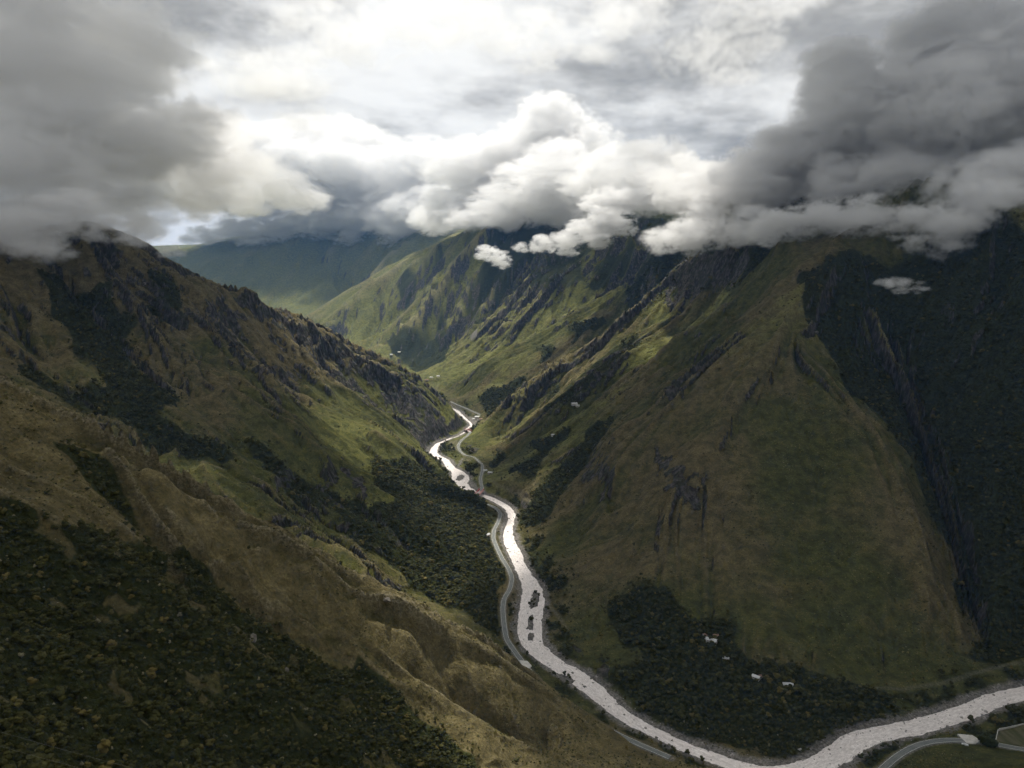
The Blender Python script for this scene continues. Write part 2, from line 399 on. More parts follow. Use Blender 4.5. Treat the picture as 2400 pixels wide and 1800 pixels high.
# gravel islands in the stream
ISLANDS = [[(1067,1126),(1072,1117),(1083,1111),(1090,1117),(1088,1123),(1076,1127)], [(1253,1381),(1266,1396),(1260,1421),(1242,1428),(1239,1414)],
  [(1250,1439),(1239,1447),(1235,1475),(1250,1479)], [(1239,1483),(1253,1486),(1250,1504),(1237,1501)], [(1307,1575),(1347,1595),(1345,1602),(1318,1595)], [(1365,1603),(1378,1611),(1369,1615)]]
island_m = np.zeros(GX.shape, bool)
for P in ISLANDS:
    island_m |= polymask([at(u, v, z=0)[:2] for u, v in P], 2.0, 8.0)
Z = np.where(island_m, 0.9 + 0.9 * fbm(GX / 6, GY / 6, 3, 5), Z)

def ground_z(X, Y):
    """height of the finished ground"""
    X = np.atleast_1d(np.asarray(X, float)); Y = np.atleast_1d(np.asarray(Y, float))
    t = np.interp(np.arctan2(X, Y), TH, np.arange(len(TH))); r = np.interp(np.log(np.hypot(X, Y)), RH, np.arange(len(RH)))
    t = np.clip(t, 0, len(TH) - 1.001); r = np.clip(r, 0, len(RH) - 1.001)
    i, j = r.astype(int), t.astype(int); fr, ft = r - i, t - j
    return (Z[i, j] * (1 - fr) * (1 - ft) + Z[i + 1, j] * fr * (1 - ft) + Z[i, j + 1] * (1 - fr) * ft + Z[i + 1, j + 1] * fr * ft)


def hit(u, v, ymin=150.0, ymax=14000.0):
    """first ground point along a sight line from the viewpoint (places things on the finished ground)"""
    ys = np.exp(np.linspace(math.log(ymin), math.log(ymax), 1400))
    a = (v - 900) / FOCAL
    den = math.cos(PITCH) - a * math.sin(PITCH)
    t = (math.sin(PITCH) + a * math.cos(PITCH)) / den
    x = (u - 1200) / FOCAL * ys / den
    zz = CAM_Z - ys * t
    below = np.where(ground_z(x, ys) >= zz)[0]
    k = below[0] if len(below) else len(ys) - 1
    return (float(x[k]), float(ys[k]))

# ------------------------------------------------------------------ what grows where (polygons on the ground)
FOREST = [  # (points, nearest, farthest)
 ([(-300,1050),(-100,1100),(0,1145),(113,1208),(181,1226),(271,1258),(344,1280),(416,1312),(511,1353),(542,1407),(655,1452),(746,1502),(859,1560),(950,1620),(1010,1680),(1100,1760),(1160,1830),(800,1900),(300,1950),(-300,1900)], 60, 580),
 ([(113,1031),(167,1045),(235,1081),(280,1149),(343,1226),(393,1271),(352,1253),(253,1171),(180,1104)], 300, 600),
 ([(230,900),(330,950),(430,1000),(545,1075),(540,1090),(400,1050),(300,1000),(200,950)], 620, 1500),
 ([(542,1005),(560,1040),(640,1110),(700,1180),(760,1230),(830,1270),(900,1310),(960,1350),(1000,1390),(1080,1430),(1130,1480),(1168,1500),(1165,1430),(1160,1390),(1180,1350),(1150,1290),(1142,1245),(1155,1215),(1125,1185),(1105,1160),(1060,1138),(1040,1112),(1000,1085),(960,1080),(880,1080),(870,1120),(920,1170),(860,1190),(770,1155),(680,1110),(630,1060)], 640, 1700),
 ([(343,624),(398,635),(430,689),(434,718),(380,754),(343,707)], 900, 1700),
 ([(127,653),(253,653),(307,762),(271,780),(325,852),(434,942),(362,979),(253,942),(181,834),(127,725)], 800, 1700),
 ([(20,830),(90,860),(190,930),(280,985),(180,960),(60,900)], 640, 1500),
 ([(1897,635),(1879,689),(1902,762),(1924,834),(1965,879),(2010,933),(2069,988),(2123,1078),(2168,1150),(2200,1260),(2240,1400),(2275,1550),(2400,1560),(2500,1500),(2600,1000),(2600,500),(2300,500),(1990,585)], 650, 1900),
 ([(1499,1367),(1535,1374),(1611,1410),(1615,1468),(1669,1464),(1723,1457),(1741,1512),(1800,1566),(1858,1552),(1906,1577),(1985,1602),(2080,1615),(2111,1637),(2016,1694),(1969,1729),(1858,1780),(1732,1768),(1687,1745),(1615,1720),(1542,1680),(1488,1650),(1440,1610),(1425,1566),(1506,1559),(1452,1512),(1434,1475),(1440,1403)], 520, 1000),
 ([(1443,975),(1420,1010),(1389,1056),(1381,1081),(1335,1135),(1308,1189),(1253,1230),(1224,1243),(1210,1211),(1218,1170),(1250,1150),(1290,1100),(1340,1060),(1370,1010)], 900, 1600),
 ([(1202,1094),(1240,1067),(1280,1062),(1267,1094),(1240,1135),(1202,1121)], 1000, 2000),
 ([(1245,1037),(1337,1005),(1337,1020),(1264,1062)], 1000, 2000),
 ([(1131,1089),(1175,1040),(1185,1060),(1150,1105)], 1200, 2000),
 ([(1272,920),(1308,896),(1290,940),(1270,945)], 1300, 2300),
 ([(1497,780),(1430,830),(1375,872),(1321,920),(1280,955),(1270,970),(1330,940),(1390,895),(1445,855),(1510,800)], 1300, 2300),
 ([(1104,940),(1158,899),(1240,872),(1202,921),(1180,953),(1131,983)], 2000, 3000),
 ([(1335,766),(1430,750),(1375,782),(1348,812)], 2000, 3000),
 ([(1264,810),(1289,810),(1287,850),(1266,850)], 2000, 3000),
 ([(1172,798),(1251,755),(1213,793),(1180,820),(1166,810)], 2300, 3400),
 ([(1457,690),(1530,640),(1590,620),(1590,650),(1510,700),(1470,720)], 1900, 3200),
 ([(1370,668),(1500,610),(1510,620),(1420,680),(1340,690)], 2400, 3500),
 ([(1060,1090),(1115,1085),(1120,1120),(1110,1130),(1100,1105)], 1300, 2000),
 ([(1025,1045),(1050,1040),(1068,1052),(1085,1070),(1070,1085),(1050,1075),(1030,1062)], 1500, 2200),
 ([(1083,722),(1085,668),(1126,609),(1186,560),(1350,560),(1289,640),(1213,698),(1180,733),(1115,761),(1050,823)], 3000, 5200),
 ([(935,631),(1025,602),(1105,552),(1025,635),(975,689),(960,725),(931,747),(935,689),(906,675)], 3700, 5500),
 ([(863,812),(1007,765),(1080,744),(1090,762),(1025,816),(1061,827),(971,870),(946,852),(917,834)], 2600, 4600),
]
forest = np.zeros(GX.shape)
for P, y0, y1 in FOREST:
    W = [hit(u, v, y0, y1) for u, v in P]
    d = np.hypot(np.mean([w[0] for w in W]), np.mean([w[1] for w in W]))
    forest = np.maximum(forest, polymask(W, (0.05 if y1 < 600 else 0.026) * d, (0.11 if y1 < 600 else 0.07) * d).astype(float))
curv = Z - blur(Z, 12)
wx, wy = world_grad(Z)
SLOPE = np.hypot(wx, wy)
wet = sstep(0.3, 2.2, -curv / (0.004 * RR)) * sstep(700, 1000, RR)
forest = np.maximum(forest, (wet * (0.6 + 0.6 * fbm(GX / 80, GY / 80, 3, 91)) > 0.55) * 0.9 * sstep(60, 20, Z - 130 - 250 * sstep(900, 1500, RR)))
cloudf = (Z + 70 * fbm(GX / 160, GY / 160, 4, 99) > 400) & (GX > -150) & (GY > 1650) & (RR < 5500)
forest = np.maximum(forest, cloudf * 0.95)
bank = (RD > RW + 3) & (RD < RW + 30) & (fbm(GX / 14, GY / 14, 3, 93) > 0.02) & (road_d > 8)
forest = np.maximum(forest, bank * 0.8)
forest[(RD < RW + 2) & ~island_m] = 0
forest[road_d < 6.5] = 0
forest[island_m & (fbm(GX / 5, GY / 5, 2, 95) > 0.0)] = 0.6
rock = (1 - near) * sstep(1.25, 1.75, SLOPE - 0.12 * spurs - 0.12 * left_mtn - 0.9 * (GX > 420) * (GY < 1700) + 0.0 + 0.5 * fbm(GX / 25, GY / 25, 4, 61)) * sstep(20, 60, RD - RW + 30)
rock = np.maximum(rock, sstep(0.5, 0.9, crag_m) * sstep(0.8, 1.2, SLOPE) * 0.9)
SCARPS = [([(1533,1045),(1565,1080),(1600,1100),(1650,1130),(1660,1165),(1600,1180),(1555,1150),(1535,1100)], 800, 1300), ([(1575,880),(1600,885),(1600,930),(1560,930)], 1000, 1500),
  ([(905,880),(935,900),(1000,940),(1060,1000),(1085,1000),(1040,1030),(1000,1060),(960,1010),(920,950)], 1500, 2100), ([(660,720),(700,735),(690,780),(640,760)], 1500, 2000),
  ([(1520,640),(1600,610),(1640,640),(1600,700),(1560,720)], 1700, 2400), ([(1350,1510),(1420,1560),(1470,1640),(1420,1600),(1370,1560)], 600, 900), ([(1090,1035),(1130,1060),(1110,1068),(1090,1060)], 1700, 2100),
  ([(810,1110),(850,1120),(865,1160),(840,1165)], 950, 1300), ([(1360,1085),(1400,1080),(1410,1110),(1370,1120)], 1000, 1300)]
for P, y0, y1 in SCARPS:
    W = [hit(u, v, y0, y1) for u, v in P]
    rock = np.maximum(rock, polymask(W, 18, 30) * sstep(-0.3, 0.2, fbm(GX / 16, GY / 16, 3, 63)))
    forest[polymask(W, 8, 30) & (rock > 0.5)] = 0
forest *= (rock < 0.6)
forest = np.clip(blur(forest, 7) + 0.6 * fbm(GX / (0.02 * RR), GY / (0.02 * RR), 3, 97) * (blur(forest, 8) > 0.03) * (forest < 0.99), 0, 1)
forest = np.where((GY < 590) & (fbm(GX / 16, GY / 16, 4, 98) < -0.40), forest * 0.45, forest)
forest[(RD < RW + 2) & ~island_m] = 0; forest[road_d < 6.5] = 0
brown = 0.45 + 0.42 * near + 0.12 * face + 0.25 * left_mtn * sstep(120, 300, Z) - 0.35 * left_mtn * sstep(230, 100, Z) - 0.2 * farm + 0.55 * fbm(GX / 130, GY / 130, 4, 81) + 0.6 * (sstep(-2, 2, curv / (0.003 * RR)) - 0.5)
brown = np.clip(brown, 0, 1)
gravel = sstep(9, 2, RD - RW + 5 * fbm(GX / 9, GY / 9, 3, 83)) * (Z > -4)
gravel = np.maximum(gravel, sstep(5.5, 4, road_d) * 0.7)
GRAVELS = [([(1085,1138),(1100,1125),(1112,1128),(1120,1145),(1128,1152),(1110,1148),(1095,1142)], 1300, 1700), ([(1100,975),(1125,985),(1118,993),(1102,990)], 2000, 2400), ([(1066,1100),(1078,1080),(1088,1073),(1082,1086)], 1400, 1900)]
for P, y0, y1 in GRAVELS:
    W = [at(u, v, z=3)[:2] for u, v in P]
    gravel = np.maximum(gravel, polymask(W, 4, 10) * 0.9); forest[polymask(W, 4, 10)] = 0
SCARS = [([(1102,802),(1108,780),(1120,772),(1118,785),(1108,800)], 2600, 4500), ([(1166,745),(1172,728),(1179,728),(1173,748)], 2600, 4500), ([(1200,705),(1206,688),(1212,692),(1208,708)], 2600, 4500)]
for P, y0, y1 in SCARS:
    M = polymask([hit(u, v, y0, y1) for u, v in P], 6, 20)
    gravel = np.maximum(gravel, M * 0.9); forest[M] = 0
FIELDS = [[(1051,1033),(1082,1029),(1078,1038),(1073,1045),(1050,1043)], [(1055,1047),(1072,1047),(1076,1057),(1058,1055)], [(1088,1070),(1108,1070),(1114,1078),(1096,1082),(1086,1080)], [(2333,1740),(2339,1712),(2400,1699),(2470,1690),(2470,1775),(2400,1757)]]
field = np.zeros(GX.shape)
for P in FIELDS:
    M = polymask([at(u, v, z=4)[:2] for u, v in P], 0, 1)
    field = np.maximum(field, M); forest[M] = 0
PATHS = [[(2050,1612),(2111,1616),(2143,1611),(2206,1603),(2250,1590),(2285,1577),(2340,1562),(2400,1552),(2470,1545)], [(1142,1122),(1160,1130),(1165,1138),(1190,1146),(1220,1155),(1245,1172)], [(1330,1475),(1300,1435),(1275,1410)], [(1451,908),(1470,893),(1488,877)]]
path_d = np.full(GX.shape, 1e9)
for P in PATHS:
    W = np.array([hit(u, v, 500, 1600) + (0,) for u, v in P])
    d, _ = seg_dist(smooth_line(W, 3.0, 3), GX, GY); path_d = np.minimum(path_d, d)
pathm = sstep(3.4, 1.6, path_d)
gravel = np.maximum(gravel, 0.25 * pathm); forest[path_d < 4] = 0; rock *= (1 - pathm)

# ------------------------------------------------------------------ materials
class N:
    """short notation for node trees"""
    def __init__(s, tree): s.t = tree; s.n = tree.nodes; s.l = tree.links
    def __call__(s, typ, ins=None, **kw):
        n = s.n.new(typ)
        for k, v in kw.items(): setattr(n, k, v)
        for k, v in (ins or {}).items():
            if isinstance(v, bpy.types.NodeSocket): s.l.new(v, n.inputs[k])
            else: n.inputs[k].default_value = v
        return n
    def math(s, op, a, b=None, c=None, clamp=False):
        ins = {0: a}
        if b is not None: ins[1] = b
        if c is not None: ins[2] = c
        return s('ShaderNodeMath', ins, operation=op, use_clamp=clamp).outputs[0]
    def mix(s, f, a, b, mode='MIX'):
        n = s('ShaderNodeMix', {0: f}, data_type='RGBA', blend_type=mode)
        for k, v in ((6, a), (7, b)):
            if isinstance(v, bpy.types.NodeSocket): s.l.new(v, n.inputs[k])
            else: n.inputs[k].default_value = tuple(v) + (1,) if len(v) == 3 else v
        return n.outputs[2]
    def noise(s, vec, scale, detail=4, rough=0.55, **kw):
        return s('ShaderNodeTexNoise', {'Vector': vec, 'Scale': scale, 'Detail': detail, 'Roughness': rough}, **kw).outputs[0]
    def ramp(s, x, a, b): return s('ShaderNodeMapRange', {0: x, 1: a, 2: b}, interpolation_type='SMOOTHSTEP').outputs[0]
def material(name, rough=0.9, spec=0.15):
    m = bpy.data.materials.new(name); m.use_nodes = True
    m.node_tree.nodes.clear(); n = N(m.node_tree)
    bs = n('ShaderNodeBsdfPrincipled', {'Roughness': rough, 'Specular IOR Level': spec})
    out = n('ShaderNodeOutputMaterial', {'Surface': bs.outputs[0]})
    return m, n, bs
def flat(name, col, rough=0.8, spec=0.3, var=0.25, scale=1.5):
    m, n, bs = material(name, rough, spec)
    tc = n('ShaderNodeTexCoord')
    v = n.noise(tc.outputs['Object'], scale, 4, 0.6)
    c = n.mix(n.ramp(v, 0.3, 0.7), tuple(x * (1 - var) for x in col), tuple(min(1, x * (1 + var)) for x in col))
    n.l.new(c, bs.inputs['Base Color'])
    return m

def terrain_material():
    m, n, bs = material('hillside', 0.95, 0.08)
    pos = n('ShaderNodeNewGeometry').outputs['Position']
    at1 = n('ShaderNodeAttribute', attribute_name='cover'); sep = n('ShaderNodeSeparateColor', {0: at1.outputs['Color']})
    at2 = n('ShaderNodeAttribute', attribute_name='floor'); sep2 = n('ShaderNodeSeparateColor', {0: at2.outputs['Color']})
    f_for, f_rock, f_brown = sep.outputs[0], sep.outputs[1], sep.outputs[2]
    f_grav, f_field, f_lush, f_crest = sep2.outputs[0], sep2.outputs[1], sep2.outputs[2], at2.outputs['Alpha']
    n_big = n.noise(pos, 0.012, 5, 0.6); n_mid = n.noise(pos, 0.07, 5, 0.65); n_fine = n.noise(pos, 0.45, 4, 0.7)
    streak = n.noise(n('ShaderNodeVectorMath', {0: pos, 1: (1.0, 1.0, 0.22)}, operation='MULTIPLY').outputs[0], 0.16, 5, 0.65)
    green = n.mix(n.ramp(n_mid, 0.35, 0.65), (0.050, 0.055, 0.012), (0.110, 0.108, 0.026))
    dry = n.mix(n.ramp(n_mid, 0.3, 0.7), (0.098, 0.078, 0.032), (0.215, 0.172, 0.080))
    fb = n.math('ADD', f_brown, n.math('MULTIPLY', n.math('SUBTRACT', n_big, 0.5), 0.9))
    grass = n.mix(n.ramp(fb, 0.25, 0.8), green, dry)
    grass = n.mix(n.math('MULTIPLY', f_lush, n.math('ADD', 0.35, n.math('MULTIPLY', n.ramp(n_mid, 0.35, 0.65), 0.6))), grass, (0.28, 0.28, 0.075))  # pasture colour, lightened to carry the sun on the far slopes
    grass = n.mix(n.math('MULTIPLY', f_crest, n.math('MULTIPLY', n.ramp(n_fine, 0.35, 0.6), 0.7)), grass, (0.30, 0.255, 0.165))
    tuss = n.ramp(n_fine, 0.3, 0.72)
    grass = n.mix(n.math('MULTIPLY', tuss, 0.75), n.mix(0.6, grass, (0.022, 0.025, 0.010)), grass)
    vor = n('ShaderNodeTexVoronoi', {'Vector': pos, 'Scale': 0.28, 'Randomness': 1.0}).outputs['Distance']
    spots = n.math('MULTIPLY', n.ramp(vor, 0.26, 0.14), n.ramp(n_mid, 0.42, 0.62))
    grass = n.mix(n.math('MULTIPLY', spots, 0.55), grass, (0.20, 0.175, 0.08))
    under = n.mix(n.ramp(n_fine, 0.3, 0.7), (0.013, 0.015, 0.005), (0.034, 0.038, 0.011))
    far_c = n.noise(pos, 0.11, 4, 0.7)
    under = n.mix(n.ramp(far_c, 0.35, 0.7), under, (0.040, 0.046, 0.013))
    rockc = n.mix(n.ramp(streak, 0.35, 0.7), (0.028, 0.025, 0.021), (0.135, 0.120, 0.105))
    rockc = n.mix(n.math('MULTIPLY', n.ramp(n.noise(pos, 0.09, 5, 0.7), 0.62, 0.74), 0.8), rockc, (0.30, 0.27, 0.245))
    rockc = n.mix(n.math('MULTIPLY', n.ramp(n_mid, 0.45, 0.6), 0.6), rockc, (0.035, 0.042, 0.016))
    gravc = n.mix(n.ramp(n_fine, 0.3, 0.7), (0.07, 0.065, 0.052), (0.26, 0.24, 0.215))
    fieldc = n.mix(n.ramp(n.noise(n('ShaderNodeVectorMath', {0: pos, 1: (1, 0.12, 1)}, operation='MULTIPLY').outputs[0], 0.2, 3, 0.5), 0.35, 0.65), (0.070, 0.074, 0.030), (0.135, 0.120, 0.070))
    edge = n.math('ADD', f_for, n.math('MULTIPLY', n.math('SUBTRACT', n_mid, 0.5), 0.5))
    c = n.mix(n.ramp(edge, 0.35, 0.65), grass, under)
    c = n.mix(n.ramp(n.math('ADD', f_rock, n.math('MULTIPLY', n.math('SUBTRACT', n_mid, 0.5), 0.7)), 0.35, 0.6), c, rockc)
    c = n.mix(f_grav, c, gravc)
    c = n.mix(f_field, c, fieldc)
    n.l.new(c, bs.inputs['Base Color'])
    hb = n.math('ADD', n.math('MULTIPLY', n_fine, 1.2), n.math('MULTIPLY', n_mid, 4.0))
    hb = n.math('ADD', hb, n.math('MULTIPLY', n.math('MULTIPLY', far_c, f_for), 9.0))
    hb = n.math('ADD', hb, n.math('MULTIPLY', n.math('MULTIPLY', streak, f_rock), 7.0))
    b = n('ShaderNodeBump', {'Height': hb, 'Strength': 1.0, 'Distance': 1.4})
    n.l.new(b.outputs[0], bs.inputs['Normal'])
    return m
M_TERRAIN = terrain_material()

# ------------------------------------------------------------------ ground sheets, split where the mountains part
def link(o, parent=None, **props):
    scene.collection.objects.link(o)
    if parent is not None: o.parent = parent
    for k, v in props.items(): o[k] = v
    return o
nrm = np.stack([-wx, -wy, np.ones_like(Z)], -1); nrm /= np.linalg.norm(nrm, axis=-1, keepdims=True)
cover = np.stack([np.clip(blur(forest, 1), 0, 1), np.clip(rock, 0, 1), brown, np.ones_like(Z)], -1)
lush = np.clip(sstep(2300, 3300, RR) * 0.65 + left_mtn * sstep(200, 90, Z) * sstep(-0.1, 0.4, fbm(GX / 110, GY / 110, 3, 87)) * 0.45 + 0.6 * spurs * sstep(0.0, 0.45, fbm(GX / 140, GY / 140, 3, 88)), 0, 1)  # lush pasture, with sunlight of the far valley put into its colour
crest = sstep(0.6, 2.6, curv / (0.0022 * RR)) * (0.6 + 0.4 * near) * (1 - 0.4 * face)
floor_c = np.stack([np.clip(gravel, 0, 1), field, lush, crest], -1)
side = np.sign(np.interp(GY, RIVER[:, 1][::-1], RIVER[:, 0][::-1]) - GX)
riv_y = np.array([at(u, v, z=0)[1] for u, v, w in RIV_PIX[1:50]]); riv_x = np.array([at(u, v, z=0)[0] for u, v, w in RIV_PIX[1:50]])
o_ = np.argsort(riv_y); split_x = np.interp(GY, riv_y[o_], riv_x[o_])
left = GX < split_x
region = np.where(RR > 2350, 3, np.where(left, np.where(GY < 745 , 0, 1), 2))
region = np.where((GY < 745) & (GX < split_x), 0, region)
region = np.where((Z < 9) & (RR < 2350) & (np.minimum(RD - RW, road_d) < 40), 4, region)
def grid_mesh(name, sel):
    nr, nt = Z.shape
    i, j = np.meshgrid(np.arange(nr - 1), np.arange(nt - 1), indexing='ij')
    q = (region[:-1, :-1] == sel).ravel()
    a = (i * nt + j).ravel()[q]
    F = np.stack([a, a + 1, a + nt + 1, a + nt], 1)
    used, F = np.unique(F, return_inverse=True); F = F.reshape(-1, 4)
    V = np.stack([GX, GY, Z], -1).reshape(-1, 3)[used]
    me = bpy.data.meshes.new(name)
    me.vertices.add(len(V)); me.vertices.foreach_set('co', V.ravel())
    me.loops.add(F.size); me.loops.foreach_set('vertex_index', F.ravel())
    me.polygons.add(len(F)); me.polygons.foreach_set('loop_start', np.arange(len(F)) * 4)
    me.polygons.foreach_set('use_smooth', np.ones(len(F), bool))
    me.update(calc_edges=True)
    for nm, arr in (('cover', cover), ('floor', floor_c)):
        ca = me.attributes.new(nm, 'FLOAT_COLOR', 'POINT')
        ca.data.foreach_set('color', arr.reshape(-1, 4)[used].ravel().astype(np.float32))
    me.normals_split_custom_set_from_vertices(nrm.reshape(-1, 3)[used])
    me.materials.append(M_TERRAIN)
    return me
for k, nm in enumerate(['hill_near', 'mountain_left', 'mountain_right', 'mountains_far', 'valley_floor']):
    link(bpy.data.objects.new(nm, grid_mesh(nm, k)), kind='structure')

# ------------------------------------------------------------------ river and roads
def strip(name, L, cross, mat, closed_skirt=0.0):
    """sheet along a line; cross: list of (offset fraction of half width or metres, dz); L rows are x, y, z, half width"""
    L = np.asarray(L, float)
    tx = np.gradient(L[:, 0]); ty = np.gradient(L[:, 1]); l = np.hypot(tx, ty) + 1e-9
    V, UV = [], []
    run = np.concatenate([[0], np.cumsum(np.hypot(np.diff(L[:, 0]), np.diff(L[:, 1])))])
    for k in range(len(L)):
        for c, dz in cross:
            o = c * L[k, 3]
            V.append((L[k, 0] - ty[k] / l[k] * o, L[k, 1] + tx[k] / l[k] * o, L[k, 2] + dz)); UV.append((run[k], o))
    nc = len(cross)
    F = [(k * nc + c, k * nc + c + 1, (k + 1) * nc + c + 1, (k + 1) * nc + c) for k in range(len(L) - 1) for c in range(nc - 1)]
    me = bpy.data.meshes.new(name); me.from_pydata(V, [], F)
    uv = me.uv_layers.new(name='flow')
    arr = np.array(UV)[np.array(F).ravel()]
    uv.data.foreach_set('uv', arr.ravel().astype(np.float32))
    me.materials.append(mat)
    return bpy.data.objects.new(name, me)

def river_material():
    m, n, bs = material('whitewater', 0.85, 0.1)
    uv = n('ShaderNodeUVMap', uv_map='flow').outputs[0]
    fl = n('ShaderNodeVectorMath', {0: uv, 1: (0.35, 1.0, 1.0)}, operation='MULTIPLY').outputs[0]
    warp = n('ShaderNodeTexNoise', {'Vector': fl, 'Scale': 0.1, 'Detail': 3})
    wv = n('ShaderNodeVectorMath', {0: fl, 1: n('ShaderNodeVectorMath', {0: warp.outputs['Color'], 1: (9, 9, 0)}, operation='MULTIPLY').outputs[0]}, operation='ADD').outputs[0]
    a = n.noise(wv, 0.30, 6, 0.68); b = n.noise(wv, 0.8, 6, 0.75); big = n.noise(uv, 0.018, 3, 0.5)
    foam = n.ramp(n.math('ADD', n.math('MULTIPLY', a, 0.35), n.math('MULTIPLY', b, 0.65)), 0.39, 0.62)
    foam = n.math('MULTIPLY', foam, n.math('ADD', 0.72, n.math('MULTIPLY', n.ramp(big, 0.3, 0.6), 0.28)))
    col = n.mix(foam, (0.56, 0.505, 0.475), (0.93, 0.87, 0.83))
    dark = n.ramp(n.noise(wv, 0.55, 5, 0.75), 0.68, 0.78)
    col = n.mix(n.math('MULTIPLY', dark, 0.5), col, (0.13, 0.115, 0.10))
    n.l.new(col, bs.inputs['Base Color'])
    bp = n('ShaderNodeBump', {'Height': n.math('ADD', n.math('MULTIPLY', a, 2.2), b), 'Strength': 0.7, 'Distance': 1.0})
    n.l.new(bp.outputs[0], bs.inputs['Normal'])
    return m
rv = np.column_stack([RIVER[:, 0], RIVER[:, 1], np.zeros(len(RIVER)), RIVER[:, 2] + 3.5])
rv[:, 2] = 0.25 * fbm(RIVER[:, 0] / 30, RIVER[:, 1] / 30, 2, 2)
link(strip('river', rv, [(k / 5.0, 0.12 * math.sin(k * 2.1)) for k in range(-5, 6)], river_material()), kind='structure')

def road_material():
    m, n, bs = material('asphalt', 0.85, 0.3)
    uv = n('ShaderNodeUVMap', uv_map='flow').outputs[0]
    v = n.noise(n('ShaderNodeVectorMath', {0: uv, 1: (0.12, 1, 1)}, operation='MULTIPLY').outputs[0], 0.9, 4, 0.6)
    n.l.new(n.mix(n.ramp(v, 0.3, 0.7), (0.105, 0.112, 0.104), (0.175, 0.182, 0.168)), bs.inputs['Base Color'])
    return m
M_ROAD = road_material()
M_PAINT = flat('road_paint', (0.62, 0.61, 0.56), 0.7, 0.3, 0.2, 0.4)
ROAD_HW = 2.8
for L in ROADS:
    hw = ROAD_HW if L[0, 2] < 10 else 3.0
    rl = np.column_stack([L[:, 0], L[:, 1], L[:, 2], np.full(len(L), hw)])
    e = 0.25 / hw
    road_o = link(strip('road', rl, [(-1.25, -1.4), (-1.0, 0), (-0.5, 0.05), (0, 0.08), (0.5, 0.05), (1.0, 0), (1.25, -1.4)], M_ROAD), kind='structure')
    for sgn in (-1, 1):
        c = 0.93 * sgn
        link(strip('edge_line', rl, [(c - e / 2, 0.06), (c + e / 2, 0.06)] , M_PAINT), road_o)

# ------------------------------------------------------------------ trees
rng = np.random.default_rng(7)
def leaf_material(name, dark, light, pale=None):
    m, n, bs = material(name, 0.8, 0.12)
    oi = n('ShaderNodeObjectInfo').outputs['Random']
    tc = n('ShaderNodeTexCoord').outputs['Object']
    v = n.noise(tc, 0.7, 3, 0.6)
    f = n.math('ADD', n.math('MULTIPLY', oi, 0.6), n.math('MULTIPLY', n.ramp(v, 0.3, 0.7), 0.45))
    c = n.mix(f, dark, light)
    if pale: c = n.mix(n.ramp(oi, 0.90, 1.0), c, pale)
    n.l.new(c, bs.inputs['Base Color'])
    return m
M_LEAF = leaf_material('leaves', (0.014, 0.018, 0.004), (0.070, 0.066, 0.017), (0.115, 0.092, 0.026))
M_LEAF_Y = leaf_material('leaves_yellow', (0.060, 0.058, 0.015), (0.14, 0.122, 0.038), (0.18, 0.155, 0.07))
M_LEAF_P = leaf_material('leaves_pale', (0.13, 0.118, 0.070), (0.25, 0.225, 0.135))
M_BARK = flat('bark', (0.055, 0.042, 0.030), 0.9, 0.1, 0.3, 3.0)

def ico(sub):
    bm = bmesh.new(); bmesh.ops.create_icosphere(bm, subdivisions=sub, radius=1.0)
    V = np.array([v.co[:] for v in bm.verts]); F = np.array([[v.index for v in f.verts] for f in bm.faces]); bm.free()
    return V, F
ICO1, ICO2 = ico(1), ico(2)
def crown_mesh(name, seed, mat, h=6.0, r=2.6, lumps=7, leaves=110, squash=0.75):
    """leaf clumps round a few lumps, so the outline stays ragged and light falls between them"""
    g = np.random.default_rng(seed)
    V, F = [], []; off = 0
    cs = []
    for k in range(lumps):
        a = g.uniform(0, 6.283); d = r * 0.62 * math.sqrt(g.uniform(0, 1)) if k else 0
        c = np.array([d * math.cos(a), d * math.sin(a), h * (0.62 + 0.26 * g.uniform(-1, 1)) - 0.12 * d])
        s = r * g.uniform(0.38, 0.62)
        v, f = ICO1
        vv = v * s * np.array([1, 1, squash]) * (1 + 0.28 * g.uniform(-1, 1, (len(v), 1))) + c
        V.append(vv); F.extend((f + off).tolist()); off += len(vv); cs.append((c, s))
    for k in range(leaves):
        c, s = cs[g.integers(len(cs))]
        d = g.normal(size=3); d /= np.linalg.norm(d); d[2] = abs(d[2]) * 0.9 - 0.15
        p = c + d * s * np.array([1, 1, squash]) * g.uniform(0.85, 1.2)
        t = np.cross(d, g.normal(size=3)); t /= np.linalg.norm(t) + 1e-6; b = np.cross(d, t)
        q = r * g.uniform(0.10, 0.22); tilt = d * q * g.uniform(-0.6, 0.6)
        V.append(np.array([p - t * q + tilt, p - b * q * 0.7, p + t * q - tilt, p + b * q * 0.7])); F.append([off, off + 1, off + 2, off + 3]); off += 4
    me = bpy.data.meshes.new(name); me.from_pydata(np.concatenate(V).tolist(), [], F)
    me.materials.append(mat)
    return me
